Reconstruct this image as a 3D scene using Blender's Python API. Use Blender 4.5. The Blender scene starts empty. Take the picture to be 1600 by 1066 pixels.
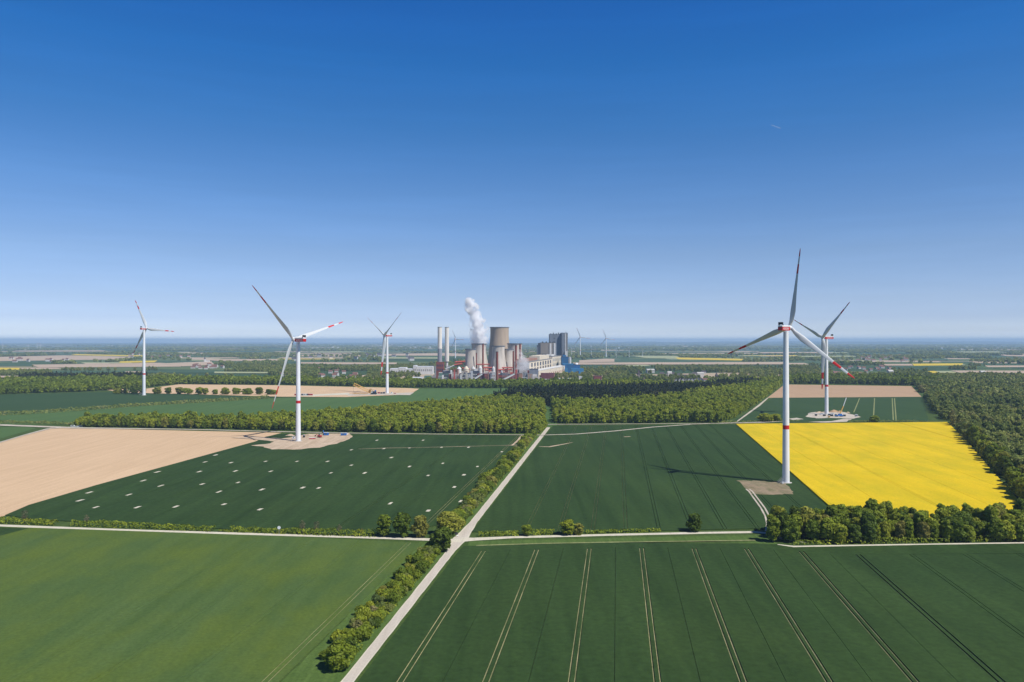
import bpy, math, random
import numpy as np
from mathutils import Vector, Matrix

# ------------------------------------------------------------------ camera, sky, sun, exposure
SC = bpy.context.scene
COL = SC.collection
F, H0, CH = 1244.4, 533.0, 100.0          # focal length in photo pixels, eye-level row, camera height in metres
cam = bpy.data.cameras.new('camera')
cam.lens, cam.sensor_width, cam.clip_start, cam.clip_end = 28.0, 36.0, 1.0, 200000.0
camo = bpy.data.objects.new('camera', cam)
COL.objects.link(camo)
camo.location = (0, 0, CH)
camo.rotation_euler = (math.radians(90), 0, 0)
SC.camera = camo

SUN_AZ, SUN_EL = math.radians(125), math.radians(52.5)
SUN = Vector((math.sin(SUN_AZ) * math.cos(SUN_EL), math.cos(SUN_AZ) * math.cos(SUN_EL), math.sin(SUN_EL)))
sl = bpy.data.lights.new('sun', 'SUN')
sl.energy, sl.angle, sl.color = 5.0, math.radians(0.5), (1.0, 0.965, 0.9)
so = bpy.data.objects.new('sun', sl)
COL.objects.link(so)
so.rotation_euler = SUN.to_track_quat('Z', 'Y').to_euler()

W = bpy.data.worlds.new('World')
SC.world = W
W.use_nodes = True
wn, wl = W.node_tree.nodes, W.node_tree.links
bg = wn['Background']
sky = wn.new('ShaderNodeTexSky')
sky.sky_type = 'NISHITA'
sky.sun_disc = False
sky.sun_elevation, sky.sun_rotation = SUN_EL, SUN_AZ
sky.altitude, sky.air_density, sky.dust_density, sky.ozone_density = 100, 1.0, 0.2, 1.5
# the clear, deep blue of this day: the sky's colour is graded by elevation (direction only)
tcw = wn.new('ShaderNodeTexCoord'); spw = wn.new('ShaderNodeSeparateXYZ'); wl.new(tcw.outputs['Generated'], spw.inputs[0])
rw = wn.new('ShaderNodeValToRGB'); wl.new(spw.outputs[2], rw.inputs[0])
GR = [(0.003, (1.4, 1.62, 2.4)), (0.011, (0.95, 1.12, 1.75)), (0.027, (0.71, 0.86, 1.45)), (0.051, (0.67, 0.785, 1.23)), (0.106, (0.616, 0.745, 1.075)), (0.184, (0.436, 0.695, 1.069)), (0.259, (0.251, 0.631, 1.061)), (0.329, (0.155, 0.614, 1.147)), (0.394, (0.120, 0.568, 1.199)), (0.55, (0.06, 0.22, 0.52)), (0.95, (0.06, 0.20, 0.45))]  # overhead stops, out of view, are darkened to cut ambient light and deepen shade
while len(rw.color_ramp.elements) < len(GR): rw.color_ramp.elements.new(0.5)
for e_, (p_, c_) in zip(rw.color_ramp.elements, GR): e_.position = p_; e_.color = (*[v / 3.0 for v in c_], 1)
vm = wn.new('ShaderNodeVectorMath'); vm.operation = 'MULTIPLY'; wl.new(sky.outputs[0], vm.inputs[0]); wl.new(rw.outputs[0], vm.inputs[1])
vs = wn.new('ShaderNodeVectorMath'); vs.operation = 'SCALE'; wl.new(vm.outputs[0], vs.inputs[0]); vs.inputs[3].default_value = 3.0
# very faint high cirrus veil, fixed to the sky directions
mpw = wn.new('ShaderNodeMapping'); mpw.inputs['Scale'].default_value = (1.6, 1.6, 22.0); mpw.inputs['Rotation'].default_value = (0.05, 0.04, 0.3); wl.new(tcw.outputs['Generated'], mpw.inputs['Vector'])
nw = wn.new('ShaderNodeTexNoise'); nw.inputs['Scale'].default_value = 1.4; nw.inputs['Detail'].default_value = 4; nw.inputs['Roughness'].default_value = 0.6; wl.new(mpw.outputs[0], nw.inputs['Vector'])
mr = wn.new('ShaderNodeMapRange'); mr.inputs['From Min'].default_value = 0.45; mr.inputs['From Max'].default_value = 0.75; mr.inputs['To Min'].default_value = 3.0; mr.inputs['To Max'].default_value = 3.22; wl.new(nw.outputs['Fac'], mr.inputs['Value'])
wl.new(mr.outputs[0], vs.inputs[3])
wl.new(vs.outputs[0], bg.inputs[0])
bg.inputs[1].default_value = 0.1
SC.view_settings.view_transform = 'Standard'
SC.view_settings.look = 'None'
SC.view_settings.exposure = 0.0
SC.view_settings.gamma = 1.0
SC.cycles.volume_bounces = 14
SC.cycles.max_bounces = 18
SC.cycles.use_denoising = True
HAZE_DENSITY = 5.6e-5

# ------------------------------------------------------------------ helpers
def G(px, py, z=0.0):
    """photo pixel on the plane at height z -> world x, y"""
    d = F * (CH - z) / (py - H0)
    return ((px - 800) / F * d, d)
def DZ(px, py, d):
    return ((px - 800) / F * d, CH - (py - H0) / F * d)
def DY(py):
    return F * CH / (py - H0)
def GP(pts):
    return [G(*p) for p in pts]
def PX(x, y, z=0.0):
    return 800 + F * x / y, H0 + F * (CH - z) / y
UH = np.array([0.131, 0.9914]); VH = np.array([0.9914, -0.131])   # the grid of the fields: along and across the rows

def link(o, parent=None):
    COL.objects.link(o)
    if parent is not None:
        o.parent = parent
    return o
def tag(o, label=None, cat=None, group=None, kind=None):
    for k, v in (('label', label), ('category', cat), ('group', group), ('kind', kind)):
        if v: o[k] = v
    return o
def empty(name, loc, rz=0.0):
    o = bpy.data.objects.new(name, None)
    o.empty_display_size = 1
    o.location = loc
    o.rotation_euler = (0, 0, rz)
    return link(o)

class MB:
    """collects faces and links them as one mesh object"""
    def __init__(s): s.v, s.f, s.m = [], [], []
    def face(s, pts, mi=0):
        n = len(s.v); s.v += [tuple(p) for p in pts]; s.f.append(tuple(range(n, n + len(pts)))); s.m.append(mi)
    def box(s, x0, x1, y0, y1, z0, z1, mi=0, fn=None):
        n = len(s.v)
        c = [(x0,y0,z0),(x1,y0,z0),(x1,y1,z0),(x0,y1,z0),(x0,y0,z1),(x1,y0,z1),(x1,y1,z1),(x0,y1,z1)]
        s.v += [fn(p) for p in c] if fn else c
        for q in ((0,3,2,1),(4,5,6,7),(0,1,5,4),(1,2,6,5),(2,3,7,6),(3,0,4,7)):
            s.f.append(tuple(n + i for i in q)); s.m.append(mi)
    def lathe(s, prof, n=24, x=0, y=0, mi=0, cap=True, mis=None):
        b = len(s.v)
        for r, z in prof:
            for k in range(n):
                a = 2 * math.pi * k / n
                s.v.append((x + r * math.cos(a), y + r * math.sin(a), z))
        for i in range(len(prof) - 1):
            for k in range(n):
                k2 = (k + 1) % n
                s.f.append((b+i*n+k, b+i*n+k2, b+(i+1)*n+k2, b+(i+1)*n+k)); s.m.append(mis[i] if mis else mi)
        if cap:
            s.f.append(tuple(b + k for k in range(n))[::-1]); s.m.append(mis[0] if mis else mi)
            s.f.append(tuple(b + (len(prof)-1)*n + k for k in range(n))); s.m.append(mis[-1] if mis else mi)
    def tube(s, p, q, r, n=8, mi=0, r2=None):
        p, q = Vector(p), Vector(q); d = (q - p).normalized()
        a = d.orthogonal().normalized(); c = d.cross(a); b = len(s.v); r2 = r if r2 is None else r2
        for P, R in ((p, r), (q, r2)):
            for k in range(n):
                t = 2 * math.pi * k / n
                s.v.append(tuple(P + (a * math.cos(t) + c * math.sin(t)) * R))
        for k in range(n):
            k2 = (k + 1) % n
            s.f.append((b+k, b+k2, b+n+k2, b+n+k)); s.m.append(mi)
        s.f.append(tuple(b+k for k in range(n))[::-1]); s.m.append(mi)
        s.f.append(tuple(b+n+k for k in range(n))); s.m.append(mi)
    def mesh(s, name, mats, smooth=False):
        me = bpy.data.meshes.new(name)
        me.from_pydata(s.v, [], s.f)
        for m in (mats if isinstance(mats, (list, tuple)) else [mats]): me.materials.append(m)
        me.polygons.foreach_set('material_index', s.m)
        if smooth:
            me.polygons.foreach_set('use_smooth', [True] * len(s.f))
            me.set_sharp_from_angle(angle=math.radians(40))
        me.update()
        return me
    def build(s, name, mats, parent=None, smooth=False, loc=None):
        o = bpy.data.objects.new(name, s.mesh(name, mats, smooth))
        if loc is not None: o.location = loc
        return link(o, parent)

def quad_mesh(name, Q, mat, tint=None):
    """Q (n,4,3) array of leaf faces -> one mesh"""
    n = len(Q)
    me = bpy.data.meshes.new(name)
    me.vertices.add(n * 4); me.vertices.foreach_set('co', np.ascontiguousarray(Q, dtype=np.float32).ravel())
    me.loops.add(n * 4); me.loops.foreach_set('vertex_index', np.arange(n * 4, dtype=np.int32))
    me.polygons.add(n); me.polygons.foreach_set('loop_start', np.arange(0, n * 4, 4, dtype=np.int32))
    if tint is not None:
        a = me.attributes.new('tint', 'FLOAT', 'POINT')
        a.data.foreach_set('value', np.repeat(tint, 4).astype(np.float32))
    me.materials.append(mat)
    me.update(calc_edges=True)
    return me

# ------------------------------------------------------------------ materials
def nodes(name):
    m = bpy.data.materials.new(name); m.use_nodes = True
    return m, m.node_tree.nodes, m.node_tree.links, m.node_tree.nodes['Principled BSDF']
def noise(N, L, vec, scale, detail=3, rough=0.55):
    t = N.new('ShaderNodeTexNoise'); t.inputs['Scale'].default_value = scale
    t.inputs['Detail'].default_value = detail; t.inputs['Roughness'].default_value = rough
    if vec is not None: L.new(vec, t.inputs['Vector'])
    return t.outputs['Fac']
def ramp(N, L, fac, stops):
    r = N.new('ShaderNodeValToRGB')
    while len(r.color_ramp.elements) < len(stops): r.color_ramp.elements.new(0.5)
    for e, (p, c) in zip(r.color_ramp.elements, stops):
        e.position = p; e.color = (*c, 1)
    L.new(fac, r.inputs[0])
    return r.outputs[0]
def mix(N, L, fac, a, b, mode='MIX'):
    m = N.new('ShaderNodeMix'); m.data_type = 'RGBA'; m.blend_type = mode
    for i, v in ((0, fac), (6, a), (7, b)):
        if hasattr(v, 'is_output'): L.new(v, m.inputs[i])
        elif i == 0: m.inputs[0].default_value = v
        else: m.inputs[i].default_value = (*v, 1)
    return m.outputs[2]
def gpos(N, L, scale=(1, 1, 1), rot=0.0):
    g = N.new('ShaderNodeNewGeometry'); mp = N.new('ShaderNodeMapping')
    mp.vector_type = 'TEXTURE' if False else 'POINT'
    mp.inputs['Rotation'].default_value = (0, 0, rot); mp.inputs['Scale'].default_value = scale
    L.new(g.outputs['Position'], mp.inputs['Vector'])
    return mp.outputs[0]
def plain(name, col, rough=0.6, var=0.12, scale=0.3, metal=0.0, spec=0.3):
    """a painted or mineral surface with soft uneven tone"""
    m, N, L, B = nodes(name)
    tc = N.new('ShaderNodeTexCoord')
    n = noise(N, L, tc.outputs['Object'], scale, 4)
    lo = tuple(max(0, c * (1 - var)) for c in col); hi = tuple(min(1, c * (1 + var)) for c in col)
    L.new(ramp(N, L, n, [(0.3, lo), (0.7, hi)]), B.inputs['Base Color'])
    B.inputs['Roughness'].default_value = rough; B.inputs['Metallic'].default_value = metal
    B.inputs['Specular IOR Level'].default_value = spec
    return m
ROW = math.atan2(VH[1], VH[0])            # turn of the field grid
def field(name, dark, light, big=0.012, streak=0.25, fine=0.9, fine_amt=0.22, patch=None, patch_amt=0.0):
    """crop or soil seen from above: broad patches, streaks along the rows, fine grain"""
    m, N, L, B = nodes(name)
    rows = gpos(N, L, (streak, streak * 0.035, streak), -ROW)
    iso = gpos(N, L)
    a = noise(N, L, iso, big, 5, 0.6)
    b = noise(N, L, rows, 1.0, 4, 0.6)
    s = N.new('ShaderNodeMath'); s.operation = 'MULTIPLY_ADD'; L.new(b, s.inputs[0]); s.inputs[1].default_value = 0.6
    h = N.new('ShaderNodeMath'); h.operation = 'MULTIPLY'; L.new(a, h.inputs[0]); h.inputs[1].default_value = 0.4
    L.new(h.outputs[0], s.inputs[2])
    c = ramp(N, L, s.outputs[0], [(0.32, dark), (0.68, light)])
    if patch is not None:
        p = noise(N, L, gpos(N, L, (1, 0.5, 1), -ROW - 0.6), big * 1.7, 6, 0.65)
        pr = ramp(N, L, p, [(0.42, (0, 0, 0)), (0.66, (patch_amt,) * 3)])
        c = mix(N, L, pr, c, patch)
    fn = noise(N, L, iso, fine, 3, 0.7)
    fr = ramp(N, L, fn, [(0.25, (1 - fine_amt,) * 3), (0.75, (1 + fine_amt,) * 3)])
    c = mix(N, L, 1.0, c, fr, 'MULTIPLY')
    L.new(c, B.inputs['Base Color'])
    B.inputs['Roughness'].default_value = 0.9; B.inputs['Specular IOR Level'].default_value = 0.1
    return m

M = {}
M['wheat'] = field('wheat', (0.020, 0.043, 0.011), (0.040, 0.077, 0.0205), 0.01, 0.14, 0.42, 0.26, (0.046, 0.078, 0.018), 0.35)
M['wheat_far'] = field('wheat_far', (0.032, 0.066, 0.022), (0.042, 0.082, 0.027), 0.006, 0.08, 0.3, 0.1)
M['barley'] = field('barley', (0.056, 0.100, 0.025), (0.085, 0.135, 0.038), 0.014, 0.16, 0.8, 0.22, (0.112, 0.150, 0.018), 0.7)
M['pasture'] = field('pasture', (0.062, 0.118, 0.034), (0.085, 0.150, 0.045), 0.01, 0.1, 0.5, 0.15)
M['verge'] = field('verge', (0.058, 0.105, 0.022), (0.105, 0.165, 0.040), 0.06, 0.5, 0.9, 0.3)
M['straw_verge'] = field('straw_verge', (0.16, 0.19, 0.07), (0.30, 0.30, 0.14), 0.1, 0.5, 0.9, 0.25)
M['rape'] = field('rape', (0.60, 0.425, 0.008), (0.72, 0.51, 0.013), 0.02, 0.12, 0.7, 0.16, (0.42, 0.36, 0.012), 0.55)
M['bare'] = field('bare', (0.53, 0.365, 0.22), (0.66, 0.47, 0.295), 0.006, 0.25, 0.6, 0.10)
M['bare_brown'] = field('bare_brown', (0.40, 0.265, 0.165), (0.47, 0.32, 0.20), 0.01, 0.1, 0.4, 0.06)
M['track_soil'] = field('track_soil', (0.27, 0.25, 0.125), (0.46, 0.42, 0.235), 0.05, 0.3, 0.6, 0.25, (0.07, 0.11, 0.03), 0.75)
M['gravel'] = field('gravel', (0.42, 0.36, 0.29), (0.60, 0.54, 0.45), 0.06, 0.4, 0.7, 0.2)
M['asphalt_old'] = field('asphalt_old', (0.47, 0.415, 0.345), (0.58, 0.52, 0.445), 0.05, 0.6, 1.2, 0.10)
M['edge_gravel'] = field('edge_gravel', (0.52, 0.475, 0.375), (0.66, 0.61, 0.49), 0.2, 0.6, 1.4, 0.12)
M['pad'] = field('pad', (0.38, 0.28, 0.185), (0.60, 0.47, 0.34), 0.05, 0.2, 0.35, 0.2)
M['pad_grey'] = field('pad_grey', (0.22, 0.165, 0.10), (0.34, 0.265, 0.175), 0.06, 0.2, 0.5, 0.2, (0.09, 0.115, 0.04), 0.6)
M['white'] = plain('white_paint', (0.78, 0.79, 0.80), 0.4, 0.03, 0.1)
M['blade'] = plain('blade_grey_white', (0.58, 0.60, 0.61), 0.4, 0.03, 0.1)
M['red'] = plain('signal_red', (0.55, 0.02, 0.02), 0.45, 0.08, 0.2)
M['dark'] = plain('dark_metal', (0.03, 0.032, 0.035), 0.5, 0.2, 0.5)
M['turf'] = field('turf', (0.040, 0.075, 0.016), (0.075, 0.115, 0.028), 0.05, 0.4, 0.8, 0.3)
M['grey'] = plain('grey_metal', (0.30, 0.31, 0.32), 0.5, 0.1, 0.2)
M['concrete'] = plain('concrete', (0.42, 0.40, 0.36), 0.85, 0.12, 0.2)

# foliage: tint 0..1 picks the leaf colour of each tree
def leaf_mat(name, from_attr, stops, trans=0.35):
    m, N, L, B = nodes(name)
    if from_attr:
        a = N.new('ShaderNodeAttribute'); a.attribute_name = 'tint'; t = a.outputs['Fac']
    else:
        a = N.new('ShaderNodeObjectInfo'); t = a.outputs['Random']
    c = ramp(N, L, t, stops)
    n = noise(N, L, gpos(N, L), 0.45, 3, 0.7)
    nr = ramp(N, L, n, [(0.3, (0.68,) * 3), (0.7, (1.3, 1.3, 1.15))])
    c = mix(N, L, 1.0, c, nr, 'MULTIPLY')
    L.new(c, B.inputs['Base Color'])
    B.inputs['Roughness'].default_value = 0.6; B.inputs['Specular IOR Level'].default_value = 0.15
    tr = N.new('ShaderNodeBsdfTranslucent'); L.new(c, tr.inputs[0])
    ms = N.new('ShaderNodeMixShader'); ms.inputs[0].default_value = trans
    L.new(B.outputs[0], ms.inputs[1]); L.new(tr.outputs[0], ms.inputs[2])
    L.new(ms.outputs[0], N['Material Output'].inputs[0])
    return m
LEAF = [(0.0, (0.095, 0.145, 0.022)), (0.25, (0.165, 0.225, 0.026)), (0.6, (0.265, 0.320, 0.034)), (0.85, (0.350, 0.380, 0.040)), (1.0, (0.290, 0.270, 0.070))]
LEAF_DULL = [(0.0, (0.110, 0.155, 0.046)), (0.35, (0.205, 0.255, 0.070)), (0.7, (0.305, 0.330, 0.092)), (1.0, (0.335, 0.295, 0.145))]
M['leaf'] = leaf_mat('leaf', False, LEAF)
M['leaf_wood'] = leaf_mat('leaf_wood', True, LEAF)
M['leaf_dull'] = leaf_mat('leaf_dull', True, LEAF_DULL)
M['leaf_dull_one'] = leaf_mat('leaf_dull_one', False, LEAF_DULL)
M['needle'] = leaf_mat('needle', True, [(0.0, (0.022, 0.036, 0.016)), (0.6, (0.042, 0.058, 0.024)), (1.0, (0.080, 0.072, 0.038))], 0.05)
M['twig'] = leaf_mat('twig', False, [(0.0, (0.11, 0.11, 0.06)), (1.0, (0.16, 0.14, 0.09))], 0.1)
M['bark'] = plain('bark', (0.10, 0.08, 0.06), 0.9, 0.3, 2.0)

# ------------------------------------------------------------------ ground, far land, hills
def ground_sheet():
    m, N, L, B = nodes('farmland')
    p = gpos(N, L, (1 / 900, 1 / 900, 1), 0.35)
    v = N.new('ShaderNodeTexVoronoi'); v.distance = 'CHEBYCHEV'; v.inputs['Scale'].default_value = 1.0
    v.inputs['Randomness'].default_value = 0.8
    L.new(p, v.inputs['Vector'])
    sp = N.new('ShaderNodeSeparateColor'); L.new(v.outputs['Color'], sp.inputs[0])
    c = ramp(N, L, sp.outputs[0], [(0.0, (0.045, 0.085, 0.035)), (0.25, (0.075, 0.12, 0.045)), (0.45, (0.055, 0.10, 0.04)), (0.6, (0.11, 0.15, 0.06)), (0.76, (0.22, 0.21, 0.12)), (0.86, (0.42, 0.33, 0.23))])
    c.node.color_ramp.interpolation = 'CONSTANT'
    n = noise(N, L, gpos(N, L), 0.02, 5, 0.65)
    nr = ramp(N, L, n, [(0.3, (0.7,) * 3), (0.7, (1.25,) * 3)])
    c = mix(N, L, 1.0, c, nr, 'MULTIPLY')
    L.new(c, B.inputs['Base Color']); B.inputs['Roughness'].default_value = 0.95; B.inputs['Specular IOR Level'].default_value = 0.1
    b = MB()
    ys = [-1500, 200, 800, 2000, 5000, 12000, 25000, 52000]; xs = [-40000, -15000, -5000, -1500, 0, 1500, 5000, 15000, 40000]
    for i in range(len(ys) - 1):
        for j in range(len(xs) - 1):
            b.face([(xs[j], ys[i], 0), (xs[j+1], ys[i], 0), (xs[j+1], ys[i+1], 0), (xs[j], ys[i+1], 0)])
    tag(b.build('ground', m), kind='structure')
ground_sheet()

def ridge(name, y0, y1, x0, x1, hts, seed):
    r = random.Random(seed); b = MB(); nx, ny = 90, 6
    ph = [(r.uniform(0, 6), r.uniform(0.5, 1)) for _ in range(6)]
    g = []
    for i in range(ny + 1):
        row = []
        for j in range(nx + 1):
            t = j / nx; s = i / ny
            h = np.interp(t, [k / (len(hts) - 1) for k in range(len(hts))], hts)
            h += sum(6 * a * math.sin(t * (9 + 13 * k) + p) for k, (p, a) in enumerate(ph)) / (1 + 0)
            row.append((x0 + (x1 - x0) * t, y0 + (y1 - y0) * s, max(0.3, h * math.sin(math.pi * s * 0.55) if s < 1 else h)))
        g.append(row)
    for i in range(ny):
        for j in range(nx):
            b.face([g[i][j], g[i][j+1], g[i+1][j+1], g[i+1][j]])
    m, N, L, B = nodes('wooded_hill')
    n = noise(N, L, gpos(N, L, (1, 0.4, 1)), 0.0012, 6, 0.7)
    L.new(ramp(N, L, n, [(0.35, (0.025, 0.045, 0.02)), (0.55, (0.05, 0.075, 0.03)), (0.7, (0.12, 0.13, 0.07))]), B.inputs['Base Color'])
    B.inputs['Roughness'].default_value = 0.95
    tag(b.build(name, m), kind='structure')
ridge('hills', 27000, 33000, -2500, 24000, [0, 15, 45, 70, 84, 80, 74, 78, 70, 66, 50], 3)
ridge('hills', 34000, 40000, -26000, 4000, [0, 5, 3, 8, 14, 20, 26, 30, 26, 20, 10], 5)

# ------------------------------------------------------------------ fields
def clip(poly, n, c, keep_less):
    out = []; k = len(poly); n = np.array(n)
    for i in range(k):
        a, b = np.array(poly[i]), np.array(poly[(i + 1) % k])
        da, db = a @ n - c, b @ n - c
        if keep_less: da, db = -da, -db
        if da >= 0: out.append(tuple(a))
        if da * db < 0: out.append(tuple(a + (b - a) * (da / (da - db))))
    return out
def area(p): return 0.5 * sum(p[i][0] * p[(i+1) % len(p)][1] - p[(i+1) % len(p)][0] * p[i][1] for i in range(len(p)))
def slab_add(b, poly, z0, z1, mi=0):
    if len(poly) < 3 or abs(area(poly)) < 0.05: return
    if area(poly) < 0: poly = poly[::-1]
    b.face([(x, y, z1) for x, y in poly], mi)
    for i in range(len(poly)):
        p, q = poly[i], poly[(i + 1) % len(poly)]
        b.face([(*p, z0), (*q, z0), (*q, z1), (*p, z1)], mi)
def crop(name, poly, mat, h, slots=(), z0=0.06, soil=True):
    """a crop stands as a low slab, with real gaps where the tractor wheels run"""
    if slots and soil: sheet('soil', poly, M['track_soil'], 0.05)
    b = MB()
    edges = sorted(slots)
    lo = None
    for v, w in edges + [(None, 0)]:
        p = poly
        if lo is not None: p = clip(p, VH, lo, False)
        if v is not None and p: p = clip(p, VH, v - w / 2, True)
        if p: slab_add(b, p, z0, h)
        lo = None if v is None else v + w / 2
    return tag(b.build(name, mat), kind='structure')
def sheet(name, poly, mat, z):
    b = MB()
    if area(poly) < 0: poly = poly[::-1]
    b.face([(x, y, z) for x, y in poly])
    return tag(b.build(name, mat), kind='structure')
def ribbon(name, pts, w, mat, z, parent=None, struct=True, ragged=True):
    """a strip along ground points, w one width or one per point"""
    P = [np.array(p, float) for p in pts]; ws = list(w) if isinstance(w, (list, tuple)) else [w] * len(P)
    b = MB()
    if ragged:                                        # worn, uneven edges
        r = random.Random(len(pts) * 31 + int(z * 1000)); P2, w2 = [], []
        for i in range(len(P) - 1):
            k = max(1, min(60, int(np.linalg.norm(P[i + 1] - P[i]) / 5)))
            for j in range(k):
                t = j / k; P2.append(P[i] + (P[i + 1] - P[i]) * t); w2.append((ws[i] + (ws[i + 1] - ws[i]) * t) * (r.uniform(0.95, 1.05) if max(ws) > 2.8 else r.uniform(0.85, 1.12)))
        P, ws = P2 + [P[-1]], w2 + [ws[-1]]
    n = len(P)
    L_, R_ = [], []
    for i in range(n):
        d = P[min(i + 1, n - 1)] - P[max(i - 1, 0)]; d = d / np.linalg.norm(d); k = np.array([-d[1], d[0]])
        L_.append(P[i] + k * ws[i] / 2); R_.append(P[i] - k * ws[i] / 2)
    for i in range(n - 1):
        b.face([(*R_[i], z), (*R_[i+1], z), (*L_[i+1], z), (*L_[i], z)])
    o = b.build(name, mat, parent)
    return tag(o, kind='structure') if struct else o

def road_x(d): return -48.3 + 0.1316 * (d - 233.5)

def pairs(v0, step, ks, w, half=0.95):
    out = []
    for k in ks:
        out += [(v0 + step * k - half, w), (v0 + step * k + half, w)]
    return out

# rough grass under everything near
sheet('grass', [(-420, 170), (420, 170), (1300, 1900), (-1300, 1900)], M['turf'], 0.03)

# lower right: dark wheat with pale tractor lines
rt = lambda d, o=2.9: (road_x(d) + o, d)
strip_top = GP([(724, 854.5), (960, 849), (1215, 851.5), (1330, 853.5), (1600, 851), (1700, 850)])
head = GP([(717, 862), (960, 857), (1180, 858), (1330, 868), (1600, 866), (1700, 866)])
F2h = [strip_top[0]] + strip_top[1:] + head[::-1]
crop('wheat_field', F2h, M['wheat'], 0.42)
F2 = [rt(170), (420, 170), head[-1], head[3], head[2], head[1], head[0]]
sl2 = pairs(11.7, 24.9, [-3, -2, -1, 0], 0.52, 0.9) + pairs(11.7, 24.9, [1], 0.60, 0.9) + pairs(11.7, 24.9, [2], 0.66, 0.9) + pairs(11.7, 24.9, [3], 0.72, 0.95) + pairs(11.7, 24.9, [4], 0.68, 0.95) + pairs(11.7, 24.9, [5, 6, 7, 8, 9], 0.3, 0.9) + [(11.7 + 24.9 * k + 12.4, 0.16) for k in (-3, -2, -1, 0, 1, 2, 3)]
crop('wheat_field', F2, M['wheat'], 0.42, sl2)
# grass strip under the cross road
sheet('grass_strip', GP([(733, 846.5), (960, 841), (1190, 836), (1216, 851), (1100, 846.5), (960, 848.5), (730, 854.5)]), M['verge'], 0.12)
ribbon('grass_edge', GP([(744, 853.8), (850, 850.5), (960, 848.5), (1090, 846.8), (1180, 845.5)]), 1.6, M['straw_verge'], 0.44)

# lower left: light green barley
F1 = [(-420, 170), (road_x(170) - 21, 170), (road_x(300) - 19, 300), (road_x(392) - 17, 392), G(660, 849), G(400, 837), G(120, 827.5), G(-260, 816)]
crop('barley_field', F1, M['barley'], 0.22, pairs(-102.3, 24.9, [0], 0.34) + pairs(-102.3, 24.9, [-1, -2, -3], 0.12))
sheet('dark_crop_corner', GP([(-60, 823.5), (45, 826.2), (0, 838), (-60, 851)]), M['wheat'], 0.235)

# middle left: wheat with bare plots
F3 = GP([(8, 806), (45, 790), (150, 759), (400, 690.2), (415, 683), (440, 678.5), (700, 680.5), (838, 681)]) + [(road_x(700) - 15, 700), (road_x(432) - 16, 432)] + GP([(560, 838), (300, 825), (60, 813)])
M3 = pairs(-103.1, 22.5, [0, -2], 0.55) + pairs(-103.1, 22.5, [-1, -3, -4, -5, -6, -7, -8, -9, -10, -11], 0.22)
def convex_fan_crop(name, polys, mat, h, slots):
    for p in polys: crop(name, p, mat, h, slots)
crop('wheat_field', F3, M['wheat'], 0.42, M3)
plots = [(337,711),(320,722),(361,723),(246,737.5),(311.5,737),(368,736),(224,751),(251.5,759),(316,756.5),(372,754),(140,769.5),(201.5,773),(342,768.5),(125,782),(150,792.5),(215,792.5),(275,791.5),(350,788),
 (415,721),(464,721),(512,721),(423,736.5),(517,739),(549,727),(570,739),(611.5,715),(549,703),(600,701),(640,700),(690,699),(732,699),(589,688),(661,688),(640,729),(692,724),(669,743),(725,742),(710,761),(746,729),(780,724),(498,762.5),(473,762),(409,765),(406,796),(610,786.5),(669,798),(784,706),(720,783)]
rp = random.Random(2)
for px, py in plots:
    c = np.array(G(px, py, 0.44)); hu, hv = rp.uniform(2.4, 3.6), rp.uniform(0.9, 1.2)
    ring = []
    for a in range(10):
        t = a / 10 * 2 * math.pi; k = rp.uniform(0.86, 1.1)
        su = max(-1, min(1, math.cos(t) * 1.7)); sv = max(-1, min(1, math.sin(t) * 1.7))
        ring.append(tuple(c + UH * hu * su * k + VH * hv * sv * k))
    sheet('bare_patch', ring, M['edge_gravel'], 0.445)
# farm track scar across the wheat from the pad to the main road
ribbon('worn_path', GP([(560, 702.5), (600, 701), (660, 700), (720, 698.5), (780, 697), (815, 696)]), [0.8, 1.6, 0.9, 1.5, 0.8, 3.0], M['pad'], 0.46)
ribbon('worn_path', GP([(800, 697), (808, 690), (816, 681)]), 2.2, M['pad'], 0.47)

# left: bare field
crop('bare_field', GP([(-320, 896), (8, 806), (45, 790), (150, 759), (400, 690.2), (415, 683), (440, 676.5), (80, 668.5), (-20, 697), (-320, 760)]), M['bare'], 0.10)
# middle right: wheat
F5 = [(road_x(416) + 3.2, 416), (road_x(936) + 4, 936)] + GP([(1150, 664), (1226, 731), (1300, 797), (1210, 829), (1190, 827), (1080, 829), (900, 834)])
crop('wheat_field', F5, M['wheat'], 0.42, pairs(4.5, 17.4, [-3, -2, -1, 0, 1, 2, 3, 4, 5, 6], 0.3, 0.85))
ribbon('worn_path', GP([(842, 698.5), (858, 699), (880, 695), (895, 692)]), [1.2, 4.5, 2.5, 0.7], M['pad'], 0.46)
ribbon('worn_path', GP([(975, 683.4), (985, 682.8)]), 3, M['pad'], 0.46)
# rapeseed
F6 = GP([(1150, 664), (1480, 661), (1510, 690), (1545, 732), (1590, 783), (1640, 830), (1300, 838), (1300, 797), (1226, 731)])
crop('rapeseed_field', F6, M['rape'], 1.3, [(G(1400, 760)[0] * VH[0] + G(1400, 760)[1] * VH[1] + o, 0.22) for o in (-62, -31, 32, 66, 98)] + [(G(1500, 690)[0] * VH[0] + G(1500, 690)[1] * VH[1] + o, 0.5) for o in (-1, 1)] + [(G(1400, 760)[0] * VH[0] + G(1400, 760)[1] * VH[1] + o, 0.25) for o in (-1, 1)])
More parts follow.
